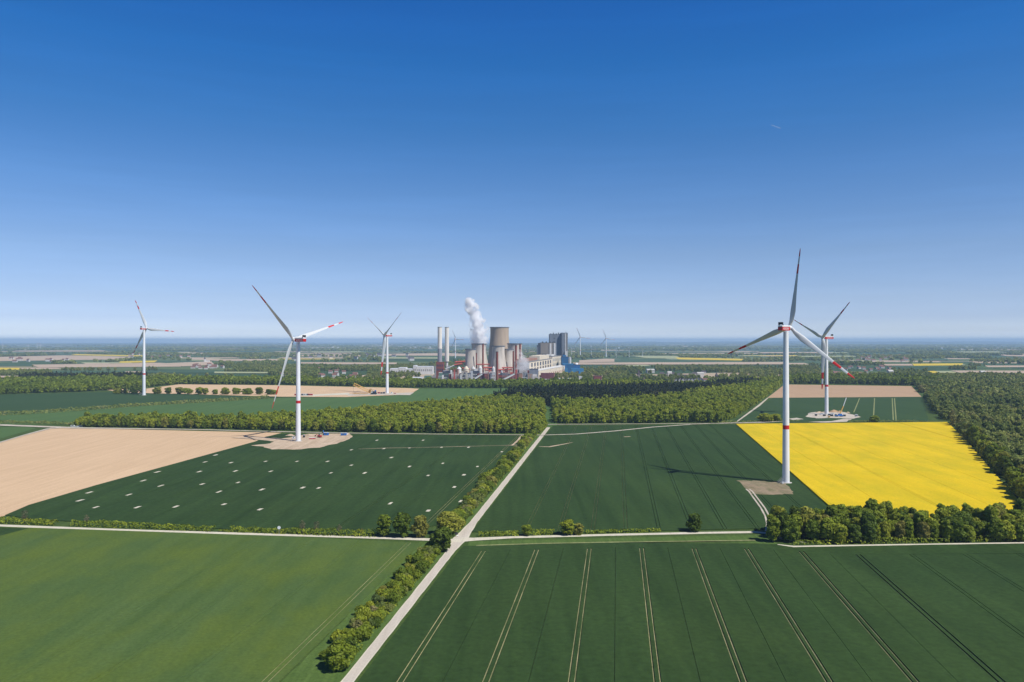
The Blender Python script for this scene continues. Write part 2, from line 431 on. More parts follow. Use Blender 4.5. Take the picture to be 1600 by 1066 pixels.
# upper right: wheat behind, then bare
crop('wheat_field', GP([(1140, 661), (1208, 622), (1440, 620.5), (1452, 659.5)]), M['wheat_far'], 0.42)
for q in ([(1343, 623), (1334, 645)], [(1366.5, 622.6), (1364.5, 657)], [(1394, 622.6), (1395.8, 657)], [(1397.6, 622.6), (1400.2, 657)]): ribbon('tractor_track', GP(q), 1.5, M['straw_verge'], 0.44)
crop('bare_field', GP([(1199, 621.8), (1226, 601), (1424, 603.5), (1440, 620.3)]), M['bare_brown'], 0.12)
# upper left fields
crop('wheat_field', GP([(-150, 622), (0, 617), (180, 613), (330, 618), (440, 621), (300, 629), (130, 639), (-150, 655)]), M['wheat_far'], 0.4)
crop('pasture_field', GP([(-150, 656), (130, 640), (300, 630), (440, 622), (540, 621), (640, 617), (652, 607.5), (870, 607.5), (870, 668), (100, 664), (-150, 662)]), M['pasture'], 0.22)
sheet('bare_field', GP([(185, 613.5), (280, 601), (440, 602.5), (640, 607), (655, 608), (640, 617), (540, 621), (440, 620.4), (330, 617.4)]), M['bare'], 0.5)
sheet('bare_field', GP([(165, 606.5), (200, 609), (190, 613), (160, 609)]), M['bare'], 0.5)
crop('pasture_field', GP([(-60, 669.5), (40, 667.2), (56, 669.5), (0, 686), (-60, 703)]), M['pasture'], 0.2)

# far patchwork fields seen between the woods
FAR = []
def far(pts, mat, name='far_field', z=None):
    FAR.append(pts); sheet(name, GP(pts), M[mat], z or 1.0 + 0.03 * len(FAR))
M['far_tan'] = plain('far_tan', (0.46, 0.35, 0.25), 0.95, 0.08, 0.004)
M['far_yellow'] = plain('far_yellow', (0.62, 0.46, 0.03), 0.95, 0.08, 0.004)
M['far_green'] = plain('far_green', (0.05, 0.10, 0.045), 0.95, 0.12, 0.004)
M['far_pale'] = plain('far_pale', (0.34, 0.36, 0.19), 0.95, 0.08, 0.004)
far([(50,570.3),(275,566.8),(283,573.3),(60,574.8)], 'far_tan')
far([(-80,560),(100,555.6),(215,558),(182,562),(-80,566)], 'far_tan')
far([(-40,574.6),(30,575.3),(33,578.2),(-40,578.8)], 'far_yellow')
far([(118,553.6),(235,556),(228,557.6),(110,555.2)], 'far_yellow')
far([(188,565),(246,563.8),(241,566.6),(186,567.3)], 'far_yellow')
far([(-60,569),(50,569),(50,572.2),(-60,573)], 'far_green')
far([(246,563.8),(320,564.5),(320,568),(280,569.5),(241,566.6)], 'far_green')
far([(250,568.5),(330,565),(335,570.5),(286,573)], 'far_tan')
far([(300,560),(345,561.5),(440,561.5),(440,564),(345,564.6),(300,562)], 'far_tan')
far([(80,580),(350,579.5),(350,583),(85,583.5)], 'far_green')
far([(335,581.3),(420,581.8),(420,584),(335,583.8)], 'far_pale')
far([(195,581),(225,581),(222,583.4),(200,583.6)], 'far_tan')
far([(-40,588),(60,588),(56,590.5),(-40,591)], 'far_tan')
far([(470,566.5),(620,567),(620,569.6),(540,569.8),(470,568.6)], 'far_tan')
far([(590,553.4),(700,552),(755,555),(755,558),(690,556.2),(590,556)], 'far_tan')
far([(600,558.5),(690,559),(690,561),(600,560.8)], 'far_pale')
far([(905,563.6),(945,561),(1000,562),(960,566),(905,567)], 'far_tan')
far([(985,556.2),(1058,556.5),(1065,561),(1010,560)], 'far_pale')
far([(1055,559),(1160,561.2),(1162,564),(1060,562)], 'far_yellow')
far([(960,561.6),(1035,561.4),(1120,565),(1120,567),(960,567)], 'far_green')
far([(890,567.2),(1230,566.2),(1230,570),(905,570.4)], 'far_tan')
far([(1425,569),(1505,568.4),(1502,571.6),(1428,572.2)], 'far_yellow')
far([(1380,569.6),(1424,569.4),(1427,572),(1384,572)], 'far_tan')
far([(1485,579.8),(1640,580.3),(1640,584.6),(1500,583.4)], 'far_tan')
far([(1560,555),(1640,556),(1640,558.2),(1575,557)], 'far_tan')
far([(1440,561.5),(1480,560.6),(1482,563.8),(1440,564.2)], 'far_green')
rf = random.Random(77)
for k in range(64):
    y0 = rf.choice((rf.uniform(541.5, 552), rf.uniform(552, 566), rf.uniform(566, 581))); x0 = rf.uniform(-40, 1600)
    wd = rf.uniform(50, 170) * (0.6 + 0.5 * (y0 < 552)); hh = (0.25 + (y0 - 540) * 0.055) * rf.uniform(0.7, 1.3)
    if 640 < x0 + wd and x0 < 930 and y0 > 556: continue
    if 985 < x0 + wd and x0 < 1130 and y0 > 571: continue
    far([(x0, y0), (x0 + wd, y0 + rf.uniform(-.3, .3)), (x0 + wd + 8, y0 + hh), (x0 + 6, y0 + hh)], rf.choice(('far_tan', 'far_green', 'far_green', 'far_pale', 'far_tan', 'far_yellow' if rf.random() < .3 else 'far_green')), z=0.2 + 0.01 * k)
for k, (x0, x1, y0, mt) in enumerate([(20,160,548.5,'far_tan'),(300,420,549.5,'far_green'),(480,560,550,'far_pale'),(1180,1290,551,'far_tan'),(1330,1410,552,'far_green'),(1490,1560,550,'far_pale'),(1240,1330,557,'far_pale'),(640,700,548,'far_green'),(900,1000,549,'far_green')]):
    far([(x0,y0),(x1,y0-0.3),(x1+15,y0+1.4),(x0+12,y0+1.7)], mt)

# ------------------------------------------------------------------ roads and tracks
ds = [165, 233, 300, 380, 396, 403, 412, 440, 600, 800, 943]
ribbon('verge', [(road_x(d) - 10.5, d) for d in (165, 300, 395)], 17, M['verge'], 0.07)
ribbon('verge', [(road_x(d) - 9, d) for d in (409, 600, 800, 938)], 14, M['verge'], 0.07)
ribbon('road_edge', [(road_x(d), d) for d in ds], [3.9]*3 + [4.2, 6.5, 8, 6.5, 4.2] + [4.1]*3, M['edge_gravel'], 0.10)
ribbon('road', [(road_x(d), d) for d in ds], [3.0]*3 + [3.2, 4.6, 6, 4.6, 3.2] + [3.2]*3, M['asphalt_old'], 0.115)
ribbon('road', GP([(-160, 814.5), (0, 821.5), (200, 829), (400, 835), (600, 841), (700, 844.5), (722, 845)]), [4.2]*5 + [5, 8], M['edge_gravel'], 0.125)
ribbon('road', GP([(722, 843.5), (740, 843), (800, 840), (960, 836), (1100, 833), (1180, 831.8), (1200, 833.5), (1222, 842), (1260, 848)]), [9, 6, 4.2, 4, 4, 4, 4, 2.6, 2], M['edge_gravel'], 0.127)
ribbon('farm_track', GP([(1215, 852.2), (1240, 855.4), (1330, 853.8), (1450, 851.8), (1600, 849.6), (1750, 847.5)]), [1.2, 2.6, 2.4, 2.2, 2.2, 2.2], M['edge_gravel'], 0.45)
ribbon('farm_track', GP([(-200, 663.5), (0, 664.6), (120, 669.2), (300, 671.6), (440, 675.2), (560, 677.6), (700, 679.2), (850, 680.5)]), [14, 12, 11, 5, 5, 4, 3.6, 3.4], M['gravel'], 0.45)
ribbon('farm_track', GP([(110, 668), (76, 670.5), (40, 680), (0, 692), (-60, 712)]), [9, 6, 3.2, 3, 3], M['gravel'], 0.46)
ribbon('farm_track', GP([(856, 663.8), (1000, 663), (1126, 662.2), (1190, 660.4), (1230, 658.6)]), [4, 3.6, 4, 8, 4], M['gravel'], 0.48)
ribbon('farm_track', GP([(845, 680.6), (900, 679), (960, 674.2), (1020, 668), (1080, 663.8)]), [3.8, 4, 4.4, 4.2, 4], M['gravel'], 0.47)
ribbon('farm_track', GP([(1080, 664), (1150, 660.5), (1186, 634), (1200, 622)]), [2, 2, 4, 2], M['gravel'], 0.44)
CURVE = [np.array(G(*p)) for p in [(1168, 765), (1173, 769), (1178, 776), (1184, 784), (1192, 795), (1199, 808), (1202, 820), (1200, 832)]]
for s in (-1, 1):
    side = []
    for i in range(len(CURVE)):
        t = CURVE[min(i + 1, len(CURVE) - 1)] - CURVE[max(i - 1, 0)]; t = t / np.linalg.norm(t)
        side.append(tuple(CURVE[i] + np.array([-t[1], t[0]]) * 1.15 * s))
    ribbon('farm_track', side, 1.0, M['gravel'], 0.47 + 0.004 * s)
# turbine pads
def blob(pts, jit, seed, n=4):
    r = random.Random(seed); out = []
    P = [np.array(p, float) for p in pts]
    for i in range(len(P)):
        a, b = P[i], P[(i + 1) % len(P)]
        for k in range(n):
            q = a + (b - a) * k / n
            out.append((q[0] + r.uniform(-jit, jit) * 2.5, q[1] + r.uniform(-jit, jit) * 0.5))
    return out
def pad(pts, jit, seed, mat, z=0.46): sheet('pad', GP(blob(pts, jit, seed)), mat, z)
pad([(1153, 751.5), (1180, 752.5), (1205, 754), (1230, 757), (1238, 766), (1236, 773), (1205, 774), (1176, 773), (1164, 763)], 1.6, 1, M['pad_grey'])
pad([(410, 699), (424, 703), (468, 703), (500, 700), (526, 694), (546, 686), (551, 682), (545, 677.6), (480, 679), (440, 686)], 0.8, 2, M['pad'])
pad([(360, 684.5), (400, 683.2), (440, 686), (470, 690), (440, 692), (395, 687)], 0.5, 3, M['pad'], 0.47)
pad([(392, 697), (420, 694), (450, 691), (440, 696), (415, 699)], 0.4, 4, M['pad'], 0.48)
pad([(1258, 651), (1266, 645), (1290, 644), (1320, 645), (1346, 652), (1330, 655), (1300, 653.5), (1275, 654.5)], 0.7, 5, M['gravel'])
pad([(1262, 660), (1300, 658.5), (1318, 655), (1332, 655.4), (1322, 659.5), (1290, 661)], 0.4, 6, M['gravel'], 0.49)
pad([(1232, 655), (1245, 653.5), (1256, 655.5), (1240, 657)], 0.3, 7, M['gravel'])
pad([(540, 617), (570, 615.2), (620, 614.5), (648, 613.5), (640, 618), (590, 617.4), (545, 619)], 0.4, 8, M['gravel'], 0.55)
pad([(452, 619.5), (500, 616.5), (545, 614.2), (548, 617), (490, 619.5)], 0.3, 9, M['edge_gravel'], 0.56)

# ------------------------------------------------------------------ wind turbines
def blade_mesh(L):
    st = [(0.0, 2.3, 2.3, 0), (0.03, 2.3, 2.3, 0), (0.07, 2.6, 2.0, 14), (0.13, 3.5, 1.3, 13), (0.2, 4.1, 0.95, 11), (0.3, 3.6, 0.7, 8), (0.45, 2.8, 0.48, 5), (0.6, 2.15, 0.34, 3),
          (0.68, 1.85, 0.3, 2), (0.8, 1.55, 0.24, 1), (0.9, 1.3, 0.18, 0), (0.96, 1.05, 0.13, 0), (1.0, 0.5, 0.06, 0)]
    k = L / 70.0; b = MB(); n = 14
    for f, c, t, tw in st:
        ck = k * ({55: 1.35, 71: 1.08}.get(L, 1.7)); c *= ck; t *= ck; tw = math.radians(tw)
        for i in range(n):
            a = 2 * math.pi * i / n
            x = math.cos(a) * 0.5; y = math.sin(a) * 0.5
            ax_ = 0.5 - (0.5 - x)                      # chordwise, nose at +x
            round_ = min(1.0, t / c)
            yy = y * (1.0 if round_ > 0.95 else (0.55 + 0.9 * (x + 0.5)) * 1.15)
            px, py = (ax_ + 0.0 - (0.2 if round_ < 0.95 else 0.0)) * c, yy * t
            b.v.append((px * math.cos(tw) - py * math.sin(tw), px * math.sin(tw) + py * math.cos(tw), f * L))
    for s in range(len(st) - 1):
        mi = 1 if (0.67 < (st[s][0] + st[s+1][0]) / 2 < 0.8) or st[s][0] >= 0.9 else 0
        for i in range(n):
            j = (i + 1) % n
            b.f.append((s*n+i, s*n+j, (s+1)*n+j, (s+1)*n+i)); b.m.append(mi)
    b.f.append(tuple((len(st)-1)*n + i for i in range(n))); b.m.append(1)
    return b.mesh('blade', [M['blade'], M['red']], True)
BLADES = {}
def turbine(base_px, base_py, hub_py, psi, th, L, label, pitch=50, rt=1.75, rb=2.5, ov=6.0, tilt=5, group='large wind turbines', big=True):
    x, d = G(base_px, base_py)
    Hh = CH - (hub_py - H0) / F * d
    root = empty('wind_turbine', (x, d, 0.4))
    tag(root, label, 'wind turbine', group)
    if L not in BLADES: BLADES[L] = blade_mesh(L)
    ps, tl = math.radians(psi), math.radians(tilt)
    a = Vector((math.sin(ps), math.cos(ps), 0)); hv = Vector((a.y, -a.x, 0))
    ax = a * math.cos(tl) + Vector((0, 0, math.sin(tl))); up = hv.cross(ax)
    t = MB()
    top = Hh - 2.4
    zs = [0.0, top * 0.2, 37.6, 40.4, top * 0.62, top * 0.62 + 0.12, top]
    R = lambda z: rb + (rt - rb) * (z / top)
    t.lathe([(R(z) + (0.02 if i == 4 else 0), z) for i, z in enumerate(zs)], 28, mis=[0, 0, 1, 0, 0, 0])
    tw = t.build('tower', [M['white'], M['red']], root, True)
    if big:
        f = MB(); f.lathe([(rb + 1.6, -0.35), (rb + 1.6, 0.12), (rb + 0.3, 0.3)], 28); f.build('foundation', M['concrete'], root)
        s = MB()
        dx, dy = -0.87, -0.5
        q = lambda r, o, z: (dx * r - dy * o, dy * r + dx * o, z)
        for o in (-0.9, 0.9):
            s.tube(q(rb + 0.2, o, 3.6), q(rb + 5.2, o, 0.2), 0.09); s.tube(q(rb + 0.2, o, 4.6), q(rb + 5.2, o, 1.2), 0.05)
        for k in range(9):
            u = k / 8
            s.tube(q(rb + 0.2 + 5 * u, -0.9, 3.6 - 3.4 * u), q(rb + 0.2 + 5 * u, 0.9, 3.6 - 3.4 * u), 0.08)
        s.build('access_stair', M['grey'], root)
    # nacelle, nose towards +y of its own frame
    k = min(1.0, L / 70 + 0.1)
    w, l0, l1 = 2.0 * k, -9.5 * k, 3.2 * k
    b = MB()
    cz = (-2.1 * k, 0.75 * k, 2.0 * k)
    for (z0, z1, mi, ww) in ((cz[0], cz[1], 1, w), (cz[1], cz[2], 0, w * 0.985)):
        b.box(-ww, ww, l0, l1, z0, z1, mi)
    na = b.build('nacelle', [M['white'], M['red']], root)
    na.location = (0, 0, Hh); na.rotation_euler = (tl * 0, 0, -ps)
    bv = na.modifiers.new('soft_edges', 'BEVEL'); bv.width = 0.25; bv.segments = 2
    c = MB(); c.box(-w * 0.95, w * 0.95, l0 + 0.5, l0 + 1.3, cz[2] + 0.5, cz[2] + 2.5 * k, 0)
    for sx in (-0.8, 0.8): c.box(sx * w - 0.12, sx * w + 0.12, l0 + 0.6, l0 + 2.2, cz[2] - 0.1, cz[2] + 0.6, 0)
    c.build('cooler', M['dark'], na)
    if big:
        for sx, rz in ((1, math.pi / 2), (-1, -math.pi / 2)):
            cu = bpy.data.curves.new('lettering', 'FONT'); cu.body = 'NORDEX'; cu.size = 2.3 * k; cu.extrude = 0.02; cu.align_x = 'CENTER'; cu.align_y = 'CENTER'
            tmp = bpy.data.objects.new('lettering', cu)
            COL.objects.link(tmp)
            me = bpy.data.meshes.new_from_object(tmp.evaluated_get(bpy.context.evaluated_depsgraph_get()))
            bpy.data.objects.remove(tmp)
            me.materials.clear(); me.materials.append(M['white'])
            o = link(bpy.data.objects.new('lettering', me), na)
            o.location = (sx * (w + 0.03), (l0 + l1) / 2 - 0.5, (cz[0] + cz[1]) / 2)
            o.rotation_euler = (math.pi / 2, 0, rz)
    hub = Vector((0, 0, Hh)) + ax * ov
    h = MB(); h.lathe([(1.5 * k, -2.4 * k), (1.75 * k, -1.2 * k), (1.7 * k, 0.4 * k), (1.2 * k, 1.5 * k), (0.5 * k, 2.1 * k), (0.05, 2.25 * k)], 20)
    ho = h.build('hub', M['white'], root, True)
    m3 = Matrix((hv, up, ax)).transposed()
    ho.matrix_local = Matrix.Translation(hub) @ m3.to_4x4()
    for i in range(3):
        p = math.radians(pitch[i] if isinstance(pitch, tuple) else pitch)
        q = math.radians(th + 120 * i)
        dr = (hv * math.sin(q) + up * math.cos(q) + ax * math.tan(math.radians(2.5))).normalized()
        t_ = hv * math.cos(q) - up * math.sin(q)
        le = (-t_ * math.cos(p) + ax * math.sin(p)).normalized()
        ny = dr.cross(le).normalized(); le = ny.cross(dr)
        o = link(bpy.data.objects.new('blade', BLADES[L]), root)
        o.matrix_local = Matrix.Translation(hub + dr * 0.8) @ Matrix((le, ny, dr)).transposed().to_4x4()
    return root
turbine(1228, 755, 513.5, 46, 9, 55, 'tall white wind turbine with red bands standing beside the yellow rapeseed field, nearest of all', (25, 40, 40))
turbine(466, 690, 531.5, -56, 75, 71, 'white wind turbine with red nacelle on the sandy pad between tan field and dark wheat', (54, 20, 72), ov=7.5)
turbine(605, 615, 524.5, -128, 63, 75, 'white wind turbine beside the lying yellow crane boom, just left of the two white chimneys', 50, 1.9, 2.9)
turbine(225, 618, 514, 14, 96, 56, 'slender white wind turbine farthest left, standing before a row of round bushes', (30, 62, -15), 1.9, 2.9, ov=7)
turbine(1291.5, 648, 528, -104, 69, 70.5, 'white wind turbine with red nacelle on the pale building site behind the yellow rapeseed field', (40, 40, 10))
def small_turbine(px, pyb, pyh, psi, th, label, group, Lk=0.5):
    d = DY(pyb); Hh = (pyb - pyh) / F * d
    turbine(px, pyb, pyh, psi, th, round(Hh * Lk), label, 20, 1.2 * Hh / 80, 2.2 * Hh / 80, 4.5, 5, group, False)
small_turbine(711.5, 560, 530, 30, 95, 'distant pale wind turbine seen between the white chimneys and the steaming cooling tower', 'distant wind turbines')
small_turbine(906.6, 558, 527, 15, 98, 'distant white wind turbine just right of the blue works, the left of two taller ones', 'distant wind turbines')
small_turbine(947, 558, 529, 15, 100, 'distant white wind turbine, the taller one standing among small turbines right of the blue buildings', 'distant wind turbines')
for px, pyh, pyb, a in ((924, 546, 558.6, 95), (962.6, 545.5, 559, 20), (983, 546.5, 558.6, 60), (1004, 548.5, 558, 35), (893, 546, 557.6, 80)):
    small_turbine(px, pyb, pyh, 10 + a / 9, a, 'small faraway wind turbine in the row on tan fields right of the works', 'small faraway wind turbines')
for px, pyh, pyb, a in ((4, 538.5, 546.5, 15), (58, 536.5, 546, 70), (63, 537, 546, 30), (44, 539, 546.5, 100)):
    small_turbine(px, pyb, pyh, 20, a, 'one of the tiny wind turbines on the hazy horizon at far left', 'tiny wind turbines on the left horizon')

# ------------------------------------------------------------------ foliage
RNG = np.random.default_rng(11)
def unit(n, rng):
    v = rng.normal(size=(n, 3)); return v / np.linalg.norm(v, axis=1)[:, None]
def cards(c, nrm, size, rng, asp=0.75):
    """square-ish leaf clumps at c facing nrm"""
    n = len(c)
    r = unit(n, rng); a = np.cross(nrm, r); a /= np.linalg.norm(a, axis=1)[:, None] + 1e-9
    b = np.cross(nrm, a)
    s = (size * rng.uniform(0.6, 1.35, n))[:, None]
    a = a * s * 0.5; b = b * s * 0.5 * asp
    k = lambda: rng.uniform(0.75, 1.2, n)[:, None]
    bend = nrm * s * 0.12
    return np.stack([c - a * k() - b * k() - bend, c + a * k() - b * k() + bend, c + a * k() + b * k() - bend, c - a * k() + b * k() + bend], 1)
def crown(rng, H, R, n, leaf, base=0.0, lobes=24, low=0.55):
    """irregular crown of height H and radius R: many leafy lobes inside an egg-shaped envelope, leaves down to the ground"""
    t = np.sort(rng.uniform(0.08, 0.87, lobes)); az = np.arange(lobes) * 2.4 + rng.uniform(-.5, .5, lobes)
    lean = rng.uniform(-.1, .1, 2) * R
    env = R * np.sin(np.pi * np.clip(t * 0.78 + 0.16, 0, 1)) ** 0.5 * np.where(t < 0.3, low + (1 - low) * t / 0.3, 1.0)
    rs = np.minimum(R * rng.uniform(0.24, 0.44, lobes), env * 0.9 + 0.1)
    rad = np.maximum(env - rs * 0.8, 0) * rng.uniform(0.55, 1.05, lobes)
    z = H * (base + (1 - base) * t); z = np.minimum(z, H - rs * 0.75)
    cs = np.stack([rad * np.cos(az) + lean[0] * t, rad * np.sin(az) + lean[1] * t, z], 1)
    core = np.array([[0, 0, H * (base + (1 - base) * f)] for f in (0.3, 0.55, 0.78)]); cr = R * np.array([0.5, 0.62, 0.46])
    cs = np.concatenate([cs, core]); rs = np.concatenate([rs, cr])
    m = int(n * 2.2)
    k = rng.choice(len(rs), m, p=rs ** 2 / (rs ** 2).sum())
    d = unit(m, rng); d[:, 2] = np.where(d[:, 2] < -0.35, -d[:, 2] * 0.7, d[:, 2]); d /= np.linalg.norm(d, axis=1)[:, None]
    p = cs[k] + d * rs[k][:, None] * rng.uniform(0.8, 1.2, m)[:, None]
    dist = np.min(np.linalg.norm(p[:, None, :] - cs[None], axis=2) / rs[None], axis=1)
    keep = (dist > 0.76) & (p[:, 2] > 0.15)
    p, d = p[keep][:n], d[keep][:n]
    nr = d + 0.45 * rng.normal(size=d.shape); nr /= np.linalg.norm(nr, axis=1)[:, None]
    return cards(p, nr, leaf, rng)
def conifer(rng, H, R, n, leaf):
    t = rng.uniform(0, 1, n) ** 1.4; a = rng.uniform(0, 2 * np.pi, n)
    ring = 0.75 + 0.25 * np.sin(t * 40)
    r = R * (1 - t) ** 0.85 * ring * rng.uniform(0.7, 1.1, n) + 0.15
    p = np.stack([r * np.cos(a), r * np.sin(a), H * (0.06 + 0.94 * t)], 1)
    nr = np.stack([np.cos(a), np.sin(a), np.full(n, 0.75)], 1) + 0.4 * rng.normal(size=(n, 3))
    nr /= np.linalg.norm(nr, axis=1)[:, None]
    return cards(p, nr, leaf, rng, 0.8)
def trunk_mesh(H, R, seed, name='trunk'):
    r = random.Random(seed); b = MB()
    b.tube((0, 0, -0.3), (0, 0, H * 0.35), 0.03 * H, 7, r2=0.022 * H); b.tube((0, 0, H * 0.35), (r.uniform(-.3, .3), r.uniform(-.3, .3), H * 0.85), 0.022 * H, 6, r2=0.005 * H)
    for i in range(6):
        a = i * 1.05 + r.uniform(-.3, .3); z = H * r.uniform(0.22, 0.5); l = R * r.uniform(0.6, 0.85)
        b.tube((0, 0, z), (math.cos(a) * l, math.sin(a) * l, z + l * r.uniform(0.5, 0.9)), 0.012 * H, 5, r2=0.003 * H)
    return b.mesh(name, M['bark'], True)

# prototypes of unit kinds (full size, scaled a little per tree)
TH, TR = [14, 13, 15.5, 12, 14.5, 13.5, 15.5, 11.5, 14], [4.8, 4.2, 4.0, 5.2, 3.7, 5.4, 4.6, 4.4, 5.0]
TREE_HI = []      # near trees: H 14 R 4.6
for i in range(9):
    H, R = TH[i], TR[i]
    q = crown(np.random.default_rng(100 + i), H, R, 1900, 0.95, 0.02, 26)
    TREE_HI.append((quad_mesh('crown', q, M['leaf']), trunk_mesh(H * 0.9, R, i)))
TREE_MID = [crown(np.random.default_rng(200 + i), 14 * s, 4.6 * s2, 330, 1.6, 0.0, 15) for i, (s, s2) in enumerate([(1, 1), (.88, 1.2), (1.12, .78), (.96, .9), (1.03, 1.15), (.8, 1.0), (1.15, 1.0), (1, .72)])]
TREE_LO = [crown(np.random.default_rng(300 + i), 14 * s, 5.2 * s2, 120, 2.9, 0.0, 9) for i, (s, s2) in enumerate([(1, 1), (.9, 1.1), (1.1, .95), (.95, 1.05), (1.05, 1.1), (.85, 1)])]
TREE_FAR = [crown(np.random.default_rng(400 + i), 13 * s, 8.5 * s2, 34, 6.5, 0.0, 5) for i, (s, s2) in enumerate([(1, 1), (.8, 1.3), (1.1, .9), (.9, 1.5), (1.0, 1.2)])]
CONI = [conifer(np.random.default_rng(500 + i), 17 * s, 3.2, 170, 1.9) for i, s in enumerate((1, .9, 1.08, .82))]
SHRUB_HI = [quad_mesh('foliage', crown(np.random.default_rng(600 + i), 4.2 * s, 3.0 * s2, 700, 0.62, 0.0, 14, 0.9), M['leaf']) for i, (s, s2) in enumerate([(1, 1), (.8, 1.15), (1.2, .9), (.9, 1.0), (1.1, 1.2), (.7, 1.0)])]
SHRUB_DULL = [quad_mesh('foliage', crown(np.random.default_rng(650 + i), 4.0, 2.7, 450, 0.55, 0.0, 14, 0.9), M['leaf_dull_one']) for i in range(3)]

def scatter(protos, xy, s, tint, rng, zs=None):
    """all the trees of one mass as one face array"""
    out, tt = [], []
    k = rng.integers(0, len(protos), len(xy)); a = rng.uniform(0, 2 * np.pi, len(xy))
    for j, P in enumerate(protos):
        m = np.where(k == j)[0]
        if len(m) == 0: continue
        c, si = np.cos(a[m])[:, None, None], np.sin(a[m])[:, None, None]
        S = s[m][:, None, None]; Z = S if zs is None else zs[m][:, None, None]
        X = (P[None, :, :, 0] * c - P[None, :, :, 1] * si) * S + xy[m, 0][:, None, None]
        Y = (P[None, :, :, 0] * si + P[None, :, :, 1] * c) * S + xy[m, 1][:, None, None]
        Zz = P[None, :, :, 2] * Z
        out.append(np.stack([X, Y, np.broadcast_to(Zz, X.shape)], -1).reshape(-1, 4, 3))
        tt.append(np.repeat(tint[m], P.shape[0]))
    return np.concatenate(out), np.concatenate(tt)
def inside(P, poly):
    poly = np.array(poly); x, y = P[:, 0], P[:, 1]; r = np.zeros(len(P), bool); n = len(poly); j = n - 1
    for i in range(n):
        xi, yi = poly[i]; xj, yj = poly[j]
        r ^= ((yi > y) != (yj > y)) & (x < (xj - xi) * (y - yi) / (yj - yi + 1e-12) + xi); j = i
    return r
def edge_dist(P, line):
    line = np.array(line); d = np.full(len(P), 1e9)
    for a, b in zip(line[:-1], line[1:]):
        ab = b - a; t = np.clip(((P - a) @ ab) / (ab @ ab), 0, 1)
        d = np.minimum(d, np.linalg.norm(P - (a + t[:, None] * ab), axis=1))
    return d
def fill(poly, step, rng, jit=0.42):
    p = np.array(poly); x0, y0 = p.min(0); x1, y1 = p.max(0)
    gx, gy = np.meshgrid(np.arange(x0, x1, step), np.arange(y0, y1, step))
    P = np.stack([gx.ravel(), gy.ravel()], 1); P[:, 0] += (np.floor((P[:, 1] - y0) / step) % 2) * step / 2
    P += rng.uniform(-jit, jit, P.shape) * step
    P = P[inside(P, poly)]
    return P[np.abs(P[:, 0]) < 0.72 * P[:, 1] + 40]
def vnoise(P, s, seed):
    r = np.random.default_rng(seed); T = r.random((64, 64)); q = P / s; i = np.floor(q).astype(int); f = q - i; f = f * f * (3 - 2 * f)
    g = lambda dx, dy: T[(i[:, 0] + dx) % 64, (i[:, 1] + dy) % 64]
    return (g(0,0)*(1-f[:,0])+g(1,0)*f[:,0])*(1-f[:,1])+(g(0,1)*(1-f[:,0])+g(1,1)*f[:,0])*f[:,1]

n_ind = 0
def tree(x, y, s, label, group, zs=None, rng=random.Random(5), mesh=None, cat='tree', name='broadleaf_tree', z=0.0, kind=0):
    global n_ind
    n_ind += 1
    k = rng.randrange(len(TREE_HI)) if mesh is None else mesh
    t = empty(name, (x, y, z), rng.uniform(0, 6.28)); t.scale = (s, s, s * (zs or 1))
    tag(t, label, cat, group)
    link(bpy.data.objects.new('trunk', TREE_HI[k][1]), t)
    link(bpy.data.objects.new('crown', TREE_HI[k][0]), t)
    return t

MID_STUFF = []
def wood(poly, step, front=None, depth=0, label=None, group=None, tint=(0.35, 1.0), seed=1, size=(0.8, 1.15), dull=False, name='woodland', maxd=1e9, protos=None, matn=None, gaps=0):
    rng = np.random.default_rng(seed)
    P = fill(poly, step, rng)
    if gaps: P = P[(vnoise(P, 38, seed + 9) * 0.7 + vnoise(P, 14, seed + 10) * 0.3 > gaps) | (P[:, 1] < 800)]
    s = rng.uniform(*size, len(P)) * (0.88 + 0.24 * vnoise(P, 45, seed + 3))
    tn = np.clip(rng.beta(1.5, 1.5, len(P)) * 0.6 + 0.55 * vnoise(P, 60, seed) - 0.08, 0, 1) * (tint[1] - tint[0]) + tint[0]
    ind = np.zeros(len(P), bool)
    if front is not None:
        ind = (edge_dist(P, front) < depth) & (P[:, 1] < maxd)
        rr = random.Random(seed)
        for i in np.where(ind)[0]: tree(P[i, 0], P[i, 1], s[i], label, group, rng=rr, zs=rr.uniform(0.82, 1.18))
    rest = ~ind
    if rest.any():
        d = P[:, 1]
        objs = []
        for lo, hi, pr in ((0, 1350, TREE_MID), (1350, 1e9, TREE_LO)):
            m = rest & (d >= lo) & (d < hi)
            if m.any(): objs.append(scatter(protos or pr, P[m], s[m] * rng.uniform(0.8, 1.12, m.sum()), tn[m], rng, s[m] * rng.uniform(0.78, 1.18, m.sum())))
        Q = np.concatenate([o[0] for o in objs]); T = np.concatenate([o[1] for o in objs])
        o = link(bpy.data.objects.new(name, quad_mesh(name, Q, M[matn or ('leaf_dull' if dull else 'leaf_wood')], T)))
        tag(o, kind='stuff')
    return int(ind.sum())

# the strip of trees at the lower right: every tree is a thing
nA = wood(GP([(1199, 846), (1212, 828), (1300, 824), (1480, 822), (1622, 821), (1626, 846.4), (1450, 848.5), (1240, 851)]), 5.8, [(60, 380), (400, 380)], 200,
     'leafy green tree in the wood strip between the yellow rapeseed and the lower right field', 'trees of the wood strip below the rapeseed', seed=4, size=(0.70, 1.0))
# the wood along the track left of the road
polyL = GP([(118, 667.5), (300, 669.5), (440, 673), (560, 675.4), (700, 677), (848, 678), (852, 655), (848, 628), (780, 629), (700, 636), (620, 642), (520, 653), (430, 660), (260, 662.5), (135, 660)])
nB = wood(polyL, 5.9, polyL[:6], 4.6, 'leafy tree in the front row of the wood left of the road', 'front row of the left wood', tint=(0.3, 1.0), seed=5, size=(0.62, 1.0))
